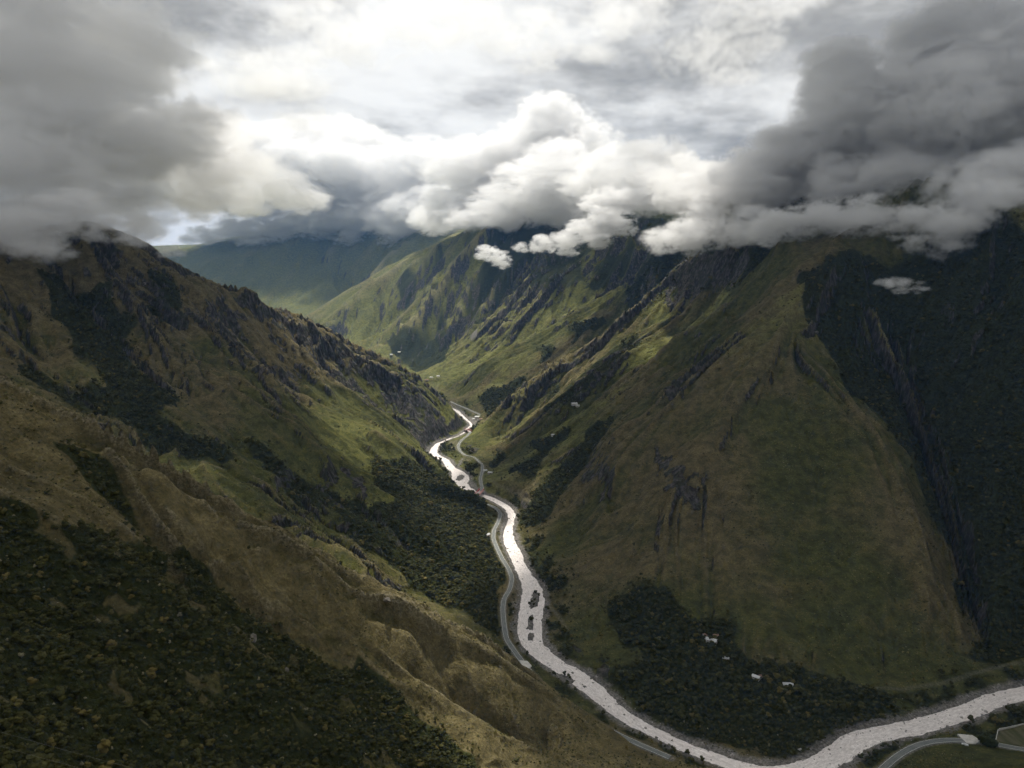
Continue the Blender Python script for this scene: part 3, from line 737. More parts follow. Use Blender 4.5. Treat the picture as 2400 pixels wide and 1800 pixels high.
def trunk_mesh(name, seed, h=6.0, r0=0.22):
    g = np.random.default_rng(seed); V, F = [], []
    def limb(p0, p1, a, b, seg=3, n=6):
        base = len(V); p0, p1 = Vector(p0), Vector(p1); ax = (p1 - p0).normalized()
        t = ax.orthogonal().normalized(); u = ax.cross(t)
        for k in range(seg + 1):
            f = k / seg; c = p0.lerp(p1, f) + Vector((g.normal() * 0.05, g.normal() * 0.05, 0)) * (0 < k < seg); rr = a + (b - a) * f
            for q in range(n):
                w = 6.2832 * q / n; V.append(c + (t * math.cos(w) + u * math.sin(w)) * rr)
        for k in range(seg):
            for q in range(n):
                F.append((base + k * n + q, base + k * n + (q + 1) % n, base + (k + 1) * n + (q + 1) % n, base + (k + 1) * n + q))
    limb((0, 0, -0.8), (0.1, 0.05, h * 0.62), r0, r0 * 0.5, 4)
    for k in range(4):
        a = k * 1.57 + g.uniform(-0.5, 0.5); z = h * g.uniform(0.3, 0.5)
        limb((0.05, 0, z), (1.4 * math.cos(a), 1.4 * math.sin(a), z + h * 0.28), r0 * 0.45, r0 * 0.15, 2, 5)
    me = bpy.data.meshes.new(name); me.from_pydata([tuple(v) for v in V], [], F); me.materials.append(M_BARK)
    return me

lib = bpy.data.collections.new('tree_library')
crowns = [crown_mesh('crown', 100 + k, M_LEAF, h=5.5 + (k % 3), r=2.6 + 0.3 * (k % 4), lumps=6 + k % 3) for k in range(8)]
yel = [crown_mesh('crown', 200 + k, M_LEAF_Y, h=4.0, r=1.9, lumps=5, leaves=80) for k in range(2)]
pale = [crown_mesh('crown', 300 + k, M_LEAF_P, h=4.5, r=1.7, lumps=3, leaves=120, squash=1.1) for k in range(2)]
bush = [crown_mesh('bush', 400 + k, M_LEAF_Y if k == 2 else M_LEAF, h=0.9, r=0.9, lumps=4, leaves=26, squash=0.8) for k in range(3)]
tuft = [crown_mesh('tuft', 500 + k, M_LEAF_P if k else M_LEAF_Y, h=0.45, r=0.5, lumps=2, leaves=16, squash=0.8) for k in range(2)]
def library(meshes, nm):
    c = bpy.data.collections.new(nm)
    for k, me in enumerate(meshes):
        o = bpy.data.objects.new('%s_%02d' % (nm, k), me); c.objects.link(o)
    return c
LIB_TREE = library(crowns + yel + pale, 'forest_kinds')
LIB_BUSH = library(bush + tuft, 'scrub_kinds')

def scatter_tree():
    t = bpy.data.node_groups.new('scatter', 'GeometryNodeTree')
    t.interface.new_socket('Geometry', in_out='INPUT', socket_type='NodeSocketGeometry')
    t.interface.new_socket('Geometry', in_out='OUTPUT', socket_type='NodeSocketGeometry')
    return t
def scatter(name, pos, scale, rot, idx, coll, **props):
    me = bpy.data.meshes.new(name)
    me.vertices.add(len(pos)); me.vertices.foreach_set('co', np.asarray(pos, np.float32).ravel())
    for nm, typ, arr in (('size', 'FLOAT', scale), ('turn', 'FLOAT', rot)):
        a = me.attributes.new(nm, typ, 'POINT'); a.data.foreach_set('value', np.asarray(arr, np.float32))
    a = me.attributes.new('pick', 'INT', 'POINT'); a.data.foreach_set('value', np.asarray(idx, np.int32))
    o = link(bpy.data.objects.new(name, me), **props)
    t = scatter_tree(); n = N(t)
    gi, go = n('NodeGroupInput'), n('NodeGroupOutput')
    ci = n('GeometryNodeCollectionInfo', transform_space='ORIGINAL'); ci.inputs['Collection'].default_value = coll
    ci.inputs['Separate Children'].default_value = True; ci.inputs['Reset Children'].default_value = True
    def attr(nm, typ): return n('GeometryNodeInputNamedAttribute', {'Name': nm}, data_type=typ).outputs['Attribute']
    rv_ = n('ShaderNodeCombineXYZ', {2: attr('turn', 'FLOAT')}).outputs[0]
    ip = n('GeometryNodeInstanceOnPoints', {'Points': gi.outputs[0], 'Instance': ci.outputs[0], 'Pick Instance': True, 'Instance Index': attr('pick', 'INT'), 'Rotation': rv_, 'Scale': attr('size', 'FLOAT')})
    n.l.new(ip.outputs[0], go.inputs[0])
    md = o.modifiers.new('scatter', 'NODES'); md.node_group = t
    return o

def sample(F, X, Y):
    t = np.clip(np.interp(np.arctan2(X, Y), TH, np.arange(len(TH))), 0, len(TH) - 1).round().astype(int)
    r = np.clip(np.interp(np.log(np.hypot(X, Y)), RH, np.arange(len(RH))), 0, len(RH) - 1).round().astype(int)
    return F[r, t]
def jitter(y0, y1, step):
    half = math.tan(R(41))
    xs = np.arange(-y1 * half, y1 * half, step); ys = np.arange(y0, y1, step)
    X, Y = np.meshgrid(xs, ys); X = X + rng.uniform(-.48, .48, X.shape) * step; Y = Y + rng.uniform(-.48, .48, Y.shape) * step
    k = (np.abs(X) < Y * half + 30) & (np.hypot(X, Y) > 65)
    return X[k], Y[k]
TX, TY, TS = [], [], []
for y0, y1, st, sc in ((60, 620, 3.4, 0.66), (620, 1150, 4.8, 0.95), (1150, 1900, 6.0, 1.05), (1900, 2900, 9.0, 1.35)):
    X, Y = jitter(y0, y1, st)
    keep = sample(forest, X, Y) > rng.uniform(0.1, 0.95, len(X)) ** 0.6
    TX.append(X[keep]); TY.append(Y[keep]); TS.append(sc * rng.uniform(0.55, 1.0, keep.sum()) * rng.choice([0.8, 1.0, 1.5], keep.sum(), p=[.35, .45, .2]))
# lone trees on the grass
X, Y = jitter(250, 1600, 13.0)
keep = (sample(forest, X, Y) < 0.3) & (rng.uniform(size=len(X)) < 0.025 + 0.10 * sample(sstep(0.6, 1.5, -curv), X, Y)) & (sample(RD - RW, X, Y) > 5) & (sample(road_d, X, Y) > 8) & (sample(field, X, Y) < .5) 
TX.append(X[keep]); TY.append(Y[keep]); TS.append(rng.uniform(0.3, 0.7, keep.sum()))
fringe = blur(np.clip(forest, 0, 1), 30) * (rock < 0.5)
for y0, y1, st in ((200, 640, 4.5), (640, 1300, 6.5), (1300, 2000, 9.0)):
    X, Y = jitter(y0, y1, st)
    keep = (sample(forest, X, Y) < 0.4) & (rng.uniform(size=len(X)) < 1.1 * sample(fringe, X, Y)) & (sample(RD - RW, X, Y) > 3) & (sample(road_d, X, Y) > 7) & (sample(field, X, Y) < .5) & (sample(path_d, X, Y) > 4)
    TX.append(X[keep]); TY.append(Y[keep]); TS.append(rng.uniform(0.25, 0.75, keep.sum()) * (0.8 + 0.2 * (y0 > 600)))
TX, TY, TS = np.concatenate(TX), np.concatenate(TY), np.concatenate(TS)
ok = ((sample(curv, TX, TY) < 0.0012 * np.hypot(TX, TY)) | (TY < 700)) & (sample(RD - RW, TX, TY) > 1.0) | (sample(island_m, TX, TY))
TX, TY, TS = TX[ok], TY[ok], TS[ok]
TZ = ground_z(TX, TY)
pick = rng.integers(0, 8, len(TX))
pick = np.where(rng.uniform(size=len(TX)) < 0.02 + 0.04 * (TY < 560), rng.integers(8, 10, len(TX)), pick)
pick = np.where((rng.uniform(size=len(TX)) < 0.035) & (TY < 620), rng.integers(10, 12, len(TX)), pick)
turn = rng.uniform(0, 6.283, len(TX))
n_single = 300
inview = (np.abs(TX) < 0.69 * TY) & (TZ - CAM_Z > -0.86 * TY) & (pick < 12)
# screen size of each tree seen from the viewpoint
key = np.where(inview, TS / np.hypot(TX, TY), 0)
singles = np.argsort(-key)[:n_single]
rest = np.ones(len(TX), bool); rest[singles] = False
print('trees', len(TX))
scatter('forest', np.stack([TX, TY, TZ - 0.2], 1)[rest], TS[rest], turn[rest], pick[rest], LIB_TREE, kind='stuff', label='dark broadleaf forest filling the gullies and lower slopes of the valley')
trunks = [trunk_mesh('trunk', 600 + k) for k in range(3)]
all_crowns = crowns + yel + pale
KIND = [('broadleaf_tree', 'dark green broadleaf tree in the dense wood on the near slope', 'dark trees of the near wood')] * 8 + [('flowering_tree', 'yellow-tinged tree among the dark near wood', 'yellow trees of the near wood')] * 2 + [('bare_tree', 'pale grey leafless-looking tree in the near wood', 'pale trees of the near wood')] * 2
for q in singles:
    nm, lab, grp = KIND[pick[q]]
    o = link(bpy.data.objects.new(nm, None), label=lab, category='tree', group=grp)
    o.location = (TX[q], TY[q], TZ[q] - 0.2); o.rotation_euler = (0, 0, turn[q]); o.scale = (TS[q],) * 3
    link(bpy.data.objects.new('trunk', trunks[q % 3]), o)
    link(bpy.data.objects.new('crown', all_crowns[pick[q]]), o)
# tussocks and low scrub on the open grass
SX, SY, SS, SK = [], [], [], []
for y0, y1, st, sc, p in ((180, 640, 2.1, 1.0, 0.75), (640, 1250, 4.6, 1.45, 0.8), (1250, 1800, 8.0, 2.1, 0.4)):
    X, Y = jitter(y0, y1, st)
    dens = sstep(-0.25, 0.35, fbm(X / 45, Y / 45, 3, 101)) * p
    keep = (rng.uniform(size=len(X)) < dens) & (sample(forest, X, Y) < 0.5) & (sample(RD - RW, X, Y) > 3) & (sample(road_d, X, Y) > 7) & (sample(rock, X, Y) < 0.5) & (sample(field, X, Y) < 0.5) & (sample(path_d, X, Y) > 3)
    SX.append(X[keep]); SY.append(Y[keep]); SS.append(sc * rng.uniform(0.45, 1.3, keep.sum()))
SX, SY, SS = np.concatenate(SX), np.concatenate(SY), np.concatenate(SS)
SK = rng.choice([0, 1, 2, 3, 4], len(SX), p=[0.15, 0.10, 0.27, 0.28, 0.20])
print('scrub', len(SX))
scatter('scrub', np.stack([SX, SY, ground_z(SX, SY) - 0.1], 1), SS, rng.uniform(0, 6.28, len(SX)), SK, LIB_BUSH, kind='stuff', label='tussocks and low scrub dotted over the grassy slopes')

# ------------------------------------------------------------------ small things
def boxes(name, parts, mat, parent=None, bevel=0.0):
    """one mesh from boxes given as (cx, cy, cz, sx, sy, sz)"""
    bm = bmesh.new()
    for (x, y, z, a, b, c) in parts:
        m4 = Matrix.Translation((x, y, z)) @ Matrix.Diagonal((a, b, c, 1))
        bmesh.ops.create_cube(bm, size=1.0, matrix=m4)
    if bevel: bmesh.ops.bevel(bm, geom=bm.edges[:], offset=bevel, segments=1, affect='EDGES')
    me = bpy.data.meshes.new(name); bm.to_mesh(me); bm.free(); me.materials.append(mat)
    o = bpy.data.objects.new(name, me)
    return link(o, parent)
def poly(name, V, F, mat, parent=None):
    me = bpy.data.meshes.new(name); me.from_pydata(V, [], F); me.materials.append(mat)
    return link(bpy.data.objects.new(name, me), parent)
def empty(name, loc, rz=0.0, **props):
    o = bpy.data.objects.new(name, None); link(o, **props); o.location = loc; o.rotation_euler = (0, 0, rz)
    return o
M_WALL = flat('lime_wall', (0.52, 0.49, 0.44), 0.9, 0.2, 0.15)
M_PINK = flat('pink_wall', (0.42, 0.33, 0.29), 0.9, 0.2, 0.15)
M_ZINC = flat('zinc_roof', (0.50, 0.50, 0.49), 0.6, 0.4, 0.12, 0.6)
M_TILE = flat('tile_roof', (0.24, 0.15, 0.11), 0.85, 0.2, 0.25, 1.0)
M_DARK = flat('dark_opening', (0.02, 0.02, 0.022), 0.4, 0.5, 0.2)
M_RED = flat('red_steel', (0.42, 0.045, 0.035), 0.55, 0.4, 0.15)
M_CONC = flat('concrete', (0.50, 0.48, 0.44), 0.9, 0.2, 0.18, 0.35)
M_STEEL = flat('galvanised_steel', (0.24, 0.24, 0.24), 0.5, 0.5, 0.15)
M_STONE = flat('field_stone', (0.15, 0.135, 0.11), 0.95, 0.15, 0.35, 0.8)

def house(u, v, y0, y1, L, W, H, rz, roof, wall, label, group=None, sink=0.3):
    x, y = hit(u, v, y0, y1)
    z = float(ground_z(x, y)[0]) - sink
    props = dict(label=label, category='house')
    if group: props['group'] = group
    o = empty('house', (x, y, z), rz, **props)
    w = boxes('wall', [(0, 0, (H - 1.5) / 2, L, W, H + 1.5)], wall, o)
    for s in (-1, 1):
        for k in (-0.3, 0.3):
            boxes('window', [(k * L, s * (W / 2 + 0.03), H * 0.58, 0.9, 0.12, 0.9)], M_DARK, o)
    boxes('door', [(0, -W / 2 - 0.04, 0.9, 0.95, 0.14, 1.9)], M_DARK, o)
    e, t, rh = 0.55, 0.12, W * 0.28
    A = L / 2 + e; B = W / 2 + e
    V = []
    for zo in (0, t):
        V += [(-A, -B, H - 0.1 + zo), (A, -B, H - 0.1 + zo), (A, 0, H + rh + zo), (-A, 0, H + rh + zo), (A, B, H - 0.1 + zo), (-A, B, H - 0.1 + zo)]
    F = [(0, 3, 2, 1), (3, 5, 4, 2), (6, 7, 8, 9), (9, 8, 10, 11), (0, 1, 7, 6), (4, 5, 11, 10), (1, 2, 8, 7), (2, 4, 10, 8), (5, 3, 9, 11), (3, 0, 6, 9)]
    poly('roof', V, F, roof, o)
    poly('gable', [(-L / 2, -W / 2, H), (-L / 2, W / 2, H), (-L / 2, 0, H + rh * 0.92), (L / 2, -W / 2, H), (L / 2, W / 2, H), (L / 2, 0, H + rh * 0.92)], [(0, 1, 2), (3, 5, 4)], wall, o)
    return o
house(1654, 1491, 500, 900, 6, 4.5, 2.4, 0.5, M_TILE, M_WALL, 'small rust-roofed house left of the larger white-roofed one in the lower forest')
house(1668, 1504, 500, 900, 11, 6, 2.8, -0.6, M_ZINC, M_WALL, 'largest white-roofed house in the forest clearing above the river bend')
house(1677, 1493, 500, 900, 5, 4, 2.4, 0.2, M_TILE, M_PINK, 'tiny pinkish shed just behind the largest white-roofed forest house')
house(1701, 1546, 500, 900, 6, 4.5, 2.5, -0.3, M_ZINC, M_PINK, 'lone pale-roofed hut in the lower forest below the clearing houses')
house(1772, 1590, 500, 900, 7, 4.5, 2.5, -0.7, M_ZINC, M_WALL, 'white tin-roofed house in the lower forest, second from the right')
house(1783, 1588, 500, 900, 4.5, 3.6, 2.2, 0.3, M_TILE, M_WALL, 'brown-roofed shed beside the second white house from the right')
house(1846, 1607, 500, 900, 9, 4, 2.4, -0.1, M_ZINC, M_WALL, 'long low white-roofed house, rightmost at the forest edge')
house(1143, 1256, 800, 1300, 7, 5, 3.0, 0.9, M_ZINC, M_PINK, 'pinkish roadside house at the foot of the left forest')
house(1137, 1105, 1300, 1800, 8, 6, 3.0, 0.2, M_ZINC, M_WALL, 'white-roofed house right of the far road above the bridge')
house(1149, 1110, 1300, 1800, 9, 6, 3.0, -0.4, M_ZINC, M_PINK, 'pink-walled house right of the far road, nearer the slope')
house(1346, 949, 1300, 2000, 13, 8, 3.2, 0.3, M_ZINC, M_WALL, 'white farmhouse standing alone on the green right spur')
house(1354, 953, 1300, 2000, 8, 6, 2.8, -0.4, M_ZINC, M_WALL, 'smaller white outbuilding beside the lone farmhouse on the right spur')
house(1296, 1021, 1200, 1900, 7, 5, 2.8, 0.2, M_ZINC, M_WALL, 'white hut among trees halfway down the right slope')
house(1119, 979, 1900, 2400, 16, 9, 3.6, 0.1, M_ZINC, M_WALL, 'large white-roofed building in the hamlet at the river narrows')
house(1111, 984, 1900, 2400, 9, 6, 3.0, -0.3, M_ZINC, M_WALL, 'small white house by the river in the narrows hamlet')
house(1127, 984, 1900, 2400, 10, 7, 3.0, 0.5, M_TILE, M_WALL, 'rust-roofed house at the right of the narrows hamlet')
house(1000, 892, 2400, 3400, 14, 9, 3.5, 0.3, M_TILE, M_WALL, 'red-roofed house in the far hamlet above the gorge')
house(1011, 886, 2400, 3400, 12, 8, 3.5, -0.3, M_ZINC, M_WALL, 'white house in the middle of the far hamlet above the gorge')
house(1027, 883, 2400, 3400, 12, 8, 3.5, 0.1, M_ZINC, M_WALL, 'white house at the right end of the far hamlet above the gorge')
house(917, 832, 2800, 4500, 13, 8, 3.5, 0.1, M_ZINC, M_WALL, 'distant white house, left of the two on the sunlit valley side')
house(936, 826, 2800, 4500, 15, 8, 3.5, -0.2, M_ZINC, M_WALL, 'distant white house, right of the two on the sunlit valley side')

def bridge(p0, p1, label):
    p0, p1 = Vector(p0), Vector(p1); d = p1 - p0; L = d.length
    o = empty('road_bridge', p0.lerp(p1, 0.5), math.atan2(d.y, d.x), label=label, category='bridge')
    boxes('deck', [(0, 0, -0.3, L + 6, 8.4, 0.6)], M_CONC, o)
    n = max(4, int(L / 6)); st = L / n; h = 4.6
    for s in (-1, 1):
        y = s * 4.4; parts = [(0, y, h, L, 0.5, 0.5), (0, y, 0.35, L, 0.45, 0.5)]
        t = boxes('truss', parts, M_RED, o)
        V, F = [], []
        for k in range(n + 1):
            x0 = -L / 2 + k * st
            for (xa, xb) in (((x0, x0),) if k in (0, n) else ((x0, x0), (x0, x0 - st))):
                b = len(V); w = 0.22
                for (x, z) in ((xa, 0.3), (xb, h)):
                    V += [(x - w, y - 0.16, z), (x + w, y - 0.16, z), (x + w, y + 0.16, z), (x - w, y + 0.16, z)]
                F += [(b, b + 1, b + 5, b + 4), (b + 1, b + 2, b + 6, b + 5), (b + 2, b + 3, b + 7, b + 6), (b + 3, b, b + 4, b + 7)]
        poly('truss_web', V, F, M_RED, t)
    for s in (-1, 1):
        boxes('abutment', [(s * (L / 2 + 1.5), 0, -4.2, 4, 9.2, 7.2)], M_CONC, o)
    return o
bridge(at(1129, 1150, z=ROAD_Z), at(1116, 1163, z=ROAD_Z), 'red steel truss bridge over the river at the bend below the left forest')
bridge(at(1103, 1013, z=ROAD_Z), at(1091, 1006, z=ROAD_Z), 'far red steel bridge in the river narrows')

def pole(u, v, y0, y1, H, label):
    x, y = hit(u, v, y0, y1); z = float(ground_z(x, y)[0])
    o = empty('power_pole', (x, y, z), 0.4, label=label, category='power pole')
    V, F = [], []
    for k in range(7):
        f = k / 6; r = 0.32 - 0.16 * f
        for q in range(8): V.append((r * math.cos(q * .7854), r * math.sin(q * .7854), -1 + (H + 1) * f))
    for k in range(6):
        for q in range(8): F.append((k * 8 + q, k * 8 + (q + 1) % 8, k * 8 + 8 + (q + 1) % 8, k * 8 + 8 + q))
    poly('mast', V, F, M_STEEL, o)
    for zz in (H - 0.6, H - 2.2):
        a = boxes('cross_arm', [(0, 0, zz, 3.4, 0.22, 0.22)], M_STEEL, o)
        for xx in (-1.5, 0, 1.5): boxes('insulator', [(xx, 0, zz + 0.35, 0.18, 0.18, 0.5)], M_CONC, a)
pole(1361, 935, 1300, 2000, 17, 'thin tall power pole on the right spur beside the lone farmhouse')
pole(1071, 950, 2000, 2800, 16, 'distant power pole by the far road above the narrows')

# concrete apron where the road crosses a side stream, and the yard at lower right
def slab(name, P, z, t, mat):
    n = len(P); W = [at(u, v, z=z) for u, v in P]
    V = [(w[0], w[1], z) for w in W] + [(w[0], w[1], z - t) for w in W]
    F = [tuple(range(n))[::-1], tuple(range(n, 2 * n))] + [(k, (k + 1) % n, n + (k + 1) % n, n + k) for k in range(n)]
    me = bpy.data.meshes.new(name); me.from_pydata(V, [], F); me.materials.append(mat)
    bm = bmesh.new(); bm.from_mesh(me); bmesh.ops.recalc_face_normals(bm, faces=bm.faces[:]); bm.to_mesh(me); bm.free()
    return link(bpy.data.objects.new(name, me), kind='structure')
slab('concrete_apron', [(1217,1547),(1236,1549),(1246,1560),(1240,1567),(1228,1567)], ROAD_Z + 0.14, 1.8, M_CONC)
slab('concrete_yard', [(2244,1720),(2279,1723),(2298,1735),(2286,1743),(2266,1742)], ROAD_Z + 0.12, 2.0, M_CONC)

def wall(P, z, h, w, label):
    W = [at(u, v, z=z) for u, v in P]
    o = empty('field_wall', W[0], 0, label=label, category='wall')
    for a, b in zip(W[:-1], W[1:]):
        a, b = Vector(a), Vector(b); d = b - a; L = d.length; c = (a + b) / 2 - Vector(W[0])
        n = max(2, int(L / 1.6)); gr = np.random.default_rng(int(L * 10))
        me = bpy.data.meshes.new('wall_run'); bm = bmesh.new()
        for k in range(n):
            hh = h * gr.uniform(0.85, 1.12); m4 = Matrix.Translation(((k + 0.5) * L / n - L / 2, gr.uniform(-0.08, 0.08), hh / 2 - 1.6)) @ Matrix.Diagonal((L / n * 0.98, w * gr.uniform(0.85, 1.15), hh + 1.6, 1))
            bmesh.ops.create_cube(bm, size=1.0, matrix=m4)
        bm.to_mesh(me); bm.free(); me.materials.append(M_CONC)
        s = link(bpy.data.objects.new('wall_run', me), o); s.location = c + Vector((0, 0, 0.8)); s.rotation_euler = (0, 0, math.atan2(d.y, d.x))
wall([(2400,1757),(2333,1740),(2339,1712),(2400,1699),(2470,1690)], 4.5, 1.5, 0.5, 'pale low wall round the bare field at lower right')

def car(u, v, z, rz, label):
    x, y, _ = at(u, v, z=z); zz = float(ground_z(x, y)[0])
    M_BODY = flat('white_paint', (0.75, 0.76, 0.76), 0.35, 0.5, 0.05)
    M_GLASS = flat('car_glass', (0.03, 0.035, 0.04), 0.1, 0.6, 0.1)
    o = empty('pickup_truck', (x, y, zz), rz, label=label, category='truck')
    boxes('body', [(0, 0, 0.85, 5.0, 1.85, 0.62), (1.75, 0, 1.2, 1.3, 1.75, 0.16)], M_BODY, o, 0.09)
    c = boxes('cabin', [(0.35, 0, 1.5, 1.75, 1.62, 0.72)], M_BODY, o, 0.16)
    boxes('windscreen', [(1.2, 0, 1.52, 0.10, 1.4, 0.46)], M_GLASS, c); boxes('side_window', [(0.35, 0.80, 1.55, 1.3, 0.06, 0.4)], M_GLASS, c); boxes('side_window', [(0.35, -0.80, 1.55, 1.3, 0.06, 0.4)], M_GLASS, c)
    boxes('cargo_bed', [(-1.5, 0.86, 1.3, 1.8, 0.1, 0.35), (-1.5, -0.86, 1.3, 1.8, 0.1, 0.35), (-2.42, 0, 1.3, 0.1, 1.8, 0.35)], M_BODY, o)
    for sx in (-1.5, 1.55):
        for sy in (-0.85, 0.85):
            bm = bmesh.new(); bmesh.ops.create_cone(bm, segments=14, radius1=0.38, radius2=0.38, depth=0.26, cap_ends=True, matrix=Matrix.Translation((sx, sy, 0.38)) @ Matrix.Rotation(R(90), 4, 'X'))
            me = bpy.data.meshes.new('wheel'); bm.to_mesh(me); bm.free(); me.materials.append(M_DARK); link(bpy.data.objects.new('wheel', me), o)
car(2261, 1752, 6.0, 2.6, 'small white pickup truck parked below the concrete yard at lower right')

# rocks standing out of the near slopes and boulders in the stream
M_PALE = flat('pale_boulder', (0.34, 0.315, 0.285), 0.9, 0.2, 0.4, 0.5)
def rock_mesh(seed, sub=3, mat=None):
    g = np.random.default_rng(seed); v, f = ico(sub)
    n = fbm(v[:, 0] * 1.3 + seed, v[:, 1] * 1.3 + v[:, 2] * 2.1, 4, seed); n2 = fbm(v[:, 0] * 5 + v[:, 2] * 3, v[:, 1] * 5 + seed, 3, seed + 9)
    v = v * (1 + 0.45 * n + 0.15 * n2)[:, None]
    for k in range(5):
        d = g.normal(size=3); d /= np.linalg.norm(d); s = v @ d - g.uniform(0.5, 0.75); v = v - np.outer(np.maximum(s, 0), d) * 0.9
    me = bpy.data.meshes.new('rock'); me.from_pydata(v.tolist(), [], f.tolist()); me.materials.append(mat or M_STONE)
    return me
def outcrop(u, v, y0, y1, size, label, seed, tall=1.4):
    x, y = hit(u, v, y0, y1); z = float(ground_z(x, y)[0])
    o = empty('rock_outcrop', (x, y, z), seed * 1.1, label=label, category='rock')
    g = np.random.default_rng(seed)
    for k in range(4):
        r = link(bpy.data.objects.new('boulder', rock_mesh(seed + k)), o); s = size * g.uniform(0.35, 1.0)
        r.location = (g.uniform(-1, 1) * size * 0.8, g.uniform(-0.6, 0.6) * size, s * 0.35); r.scale = (s, s * 0.8, s * (tall if k == 0 else 0.8)); r.rotation_euler = (g.uniform(-.3, .3), g.uniform(-.3, .3), g.uniform(0, 6))
outcrop(668, 1578, 200, 560, 2.6, 'pale grey rock jutting from the near dark forest', 31, 1.9)
outcrop(908, 1410, 400, 620, 3.0, 'dark rocky outcrop on the grassy near spur above the river', 35)
outcrop(590, 1500, 200, 560, 2.2, 'low grey rock face in the near forest below the ridge path', 41)
outcrop(1915, 780, 900, 1400, 3.0, 'small rock on the crest of the main right spur', 45)
LIB_ROCK = library([rock_mesh(50 + k, 2, M_STONE if k == 3 else M_PALE) for k in range(4)], 'boulder_kinds')
nb = 2600
k = rng.integers(0, len(RIVER), nb); w = RIVER[k, 2]
tx_ = np.gradient(RIVER[:, 0])[k]; ty_ = np.gradient(RIVER[:, 1])[k]; ll = np.hypot(tx_, ty_)
off = np.where(rng.uniform(size=nb) < 0.35, rng.uniform(-1, 1, nb) * w, np.sign(rng.uniform(-1, 1, nb)) * (w + rng.normal(0, 2.2, nb)))
bx, by = RIVER[k, 0] - ty_ / ll * off + rng.normal(0, 3, nb), RIVER[k, 1] + tx_ / ll * off + rng.normal(0, 3, nb)
bz = np.maximum(ground_z(bx, by), -0.25)
scatter('river_boulders', np.stack([bx, by, bz], 1), rng.uniform(0.35, 1.0, nb) * rng.choice([0.6, 1.0, 1.9], nb, p=[.5, .4, .1]), rng.uniform(0, 6.28, nb), rng.integers(0, 4, nb), LIB_ROCK, kind='stuff', label='grey boulders in and along the white river')

# big round tree by the yard
x, y, _ = at(2314, 1752, z=5); z = float(ground_z(x, y)[0])
o = empty('round_tree', (x, y, z - 0.3), 0.3, label='large round dark tree beside the yard at lower right', category='tree')
tk = link(bpy.data.objects.new('trunk', trunks[0]), o); tk.scale = (1.5, 1.5, 1.3)
cr = link(bpy.data.objects.new('crown', crown_mesh('round_crown', 777, leaf_material('leaves_round', (0.012, 0.018, 0.004), (0.034, 0.040, 0.010)), h=9.5, r=7.5, lumps=16, leaves=900, squash=0.8)), o)

# two power cables passing in front of the near wood
M_WIRE = flat('cable', (0.10, 0.095, 0.08), 0.5, 0.4, 0.1)
for j, (a, b, sag) in enumerate((((-260, 1625, 175), (520, 1842, 160), 2.2), ((-260, 1660, 172), (480, 1862, 158), 2.2))):
    a, b = Vector(at(*a)), Vector(at(*b)); a = a + (a - b) * 0.25; b = b + (b - a) * 0.15
    V, F = [], []
    for k in range(41):
        f = k / 40; c = a.lerp(b, f) - Vector((0, 0, sag * 4 * f * (1 - f)))
        for q in range(5): V.append(c + Vector((0, 0.022 * math.cos(q * 1.2566), 0.022 * math.sin(q * 1.2566))))
    for k in range(40):
        for q in range(5): F.append((k * 5 + q, k * 5 + (q + 1) % 5, k * 5 + 5 + (q + 1) % 5, k * 5 + 5 + q))
    c = poly('power_cable', [tuple(v) for v in V], F, M_WIRE)
    c['category'] = 'cable'; c['label'] = ('upper' if j == 0 else 'lower') + ' of two thin power cables crossing the bottom left corner'

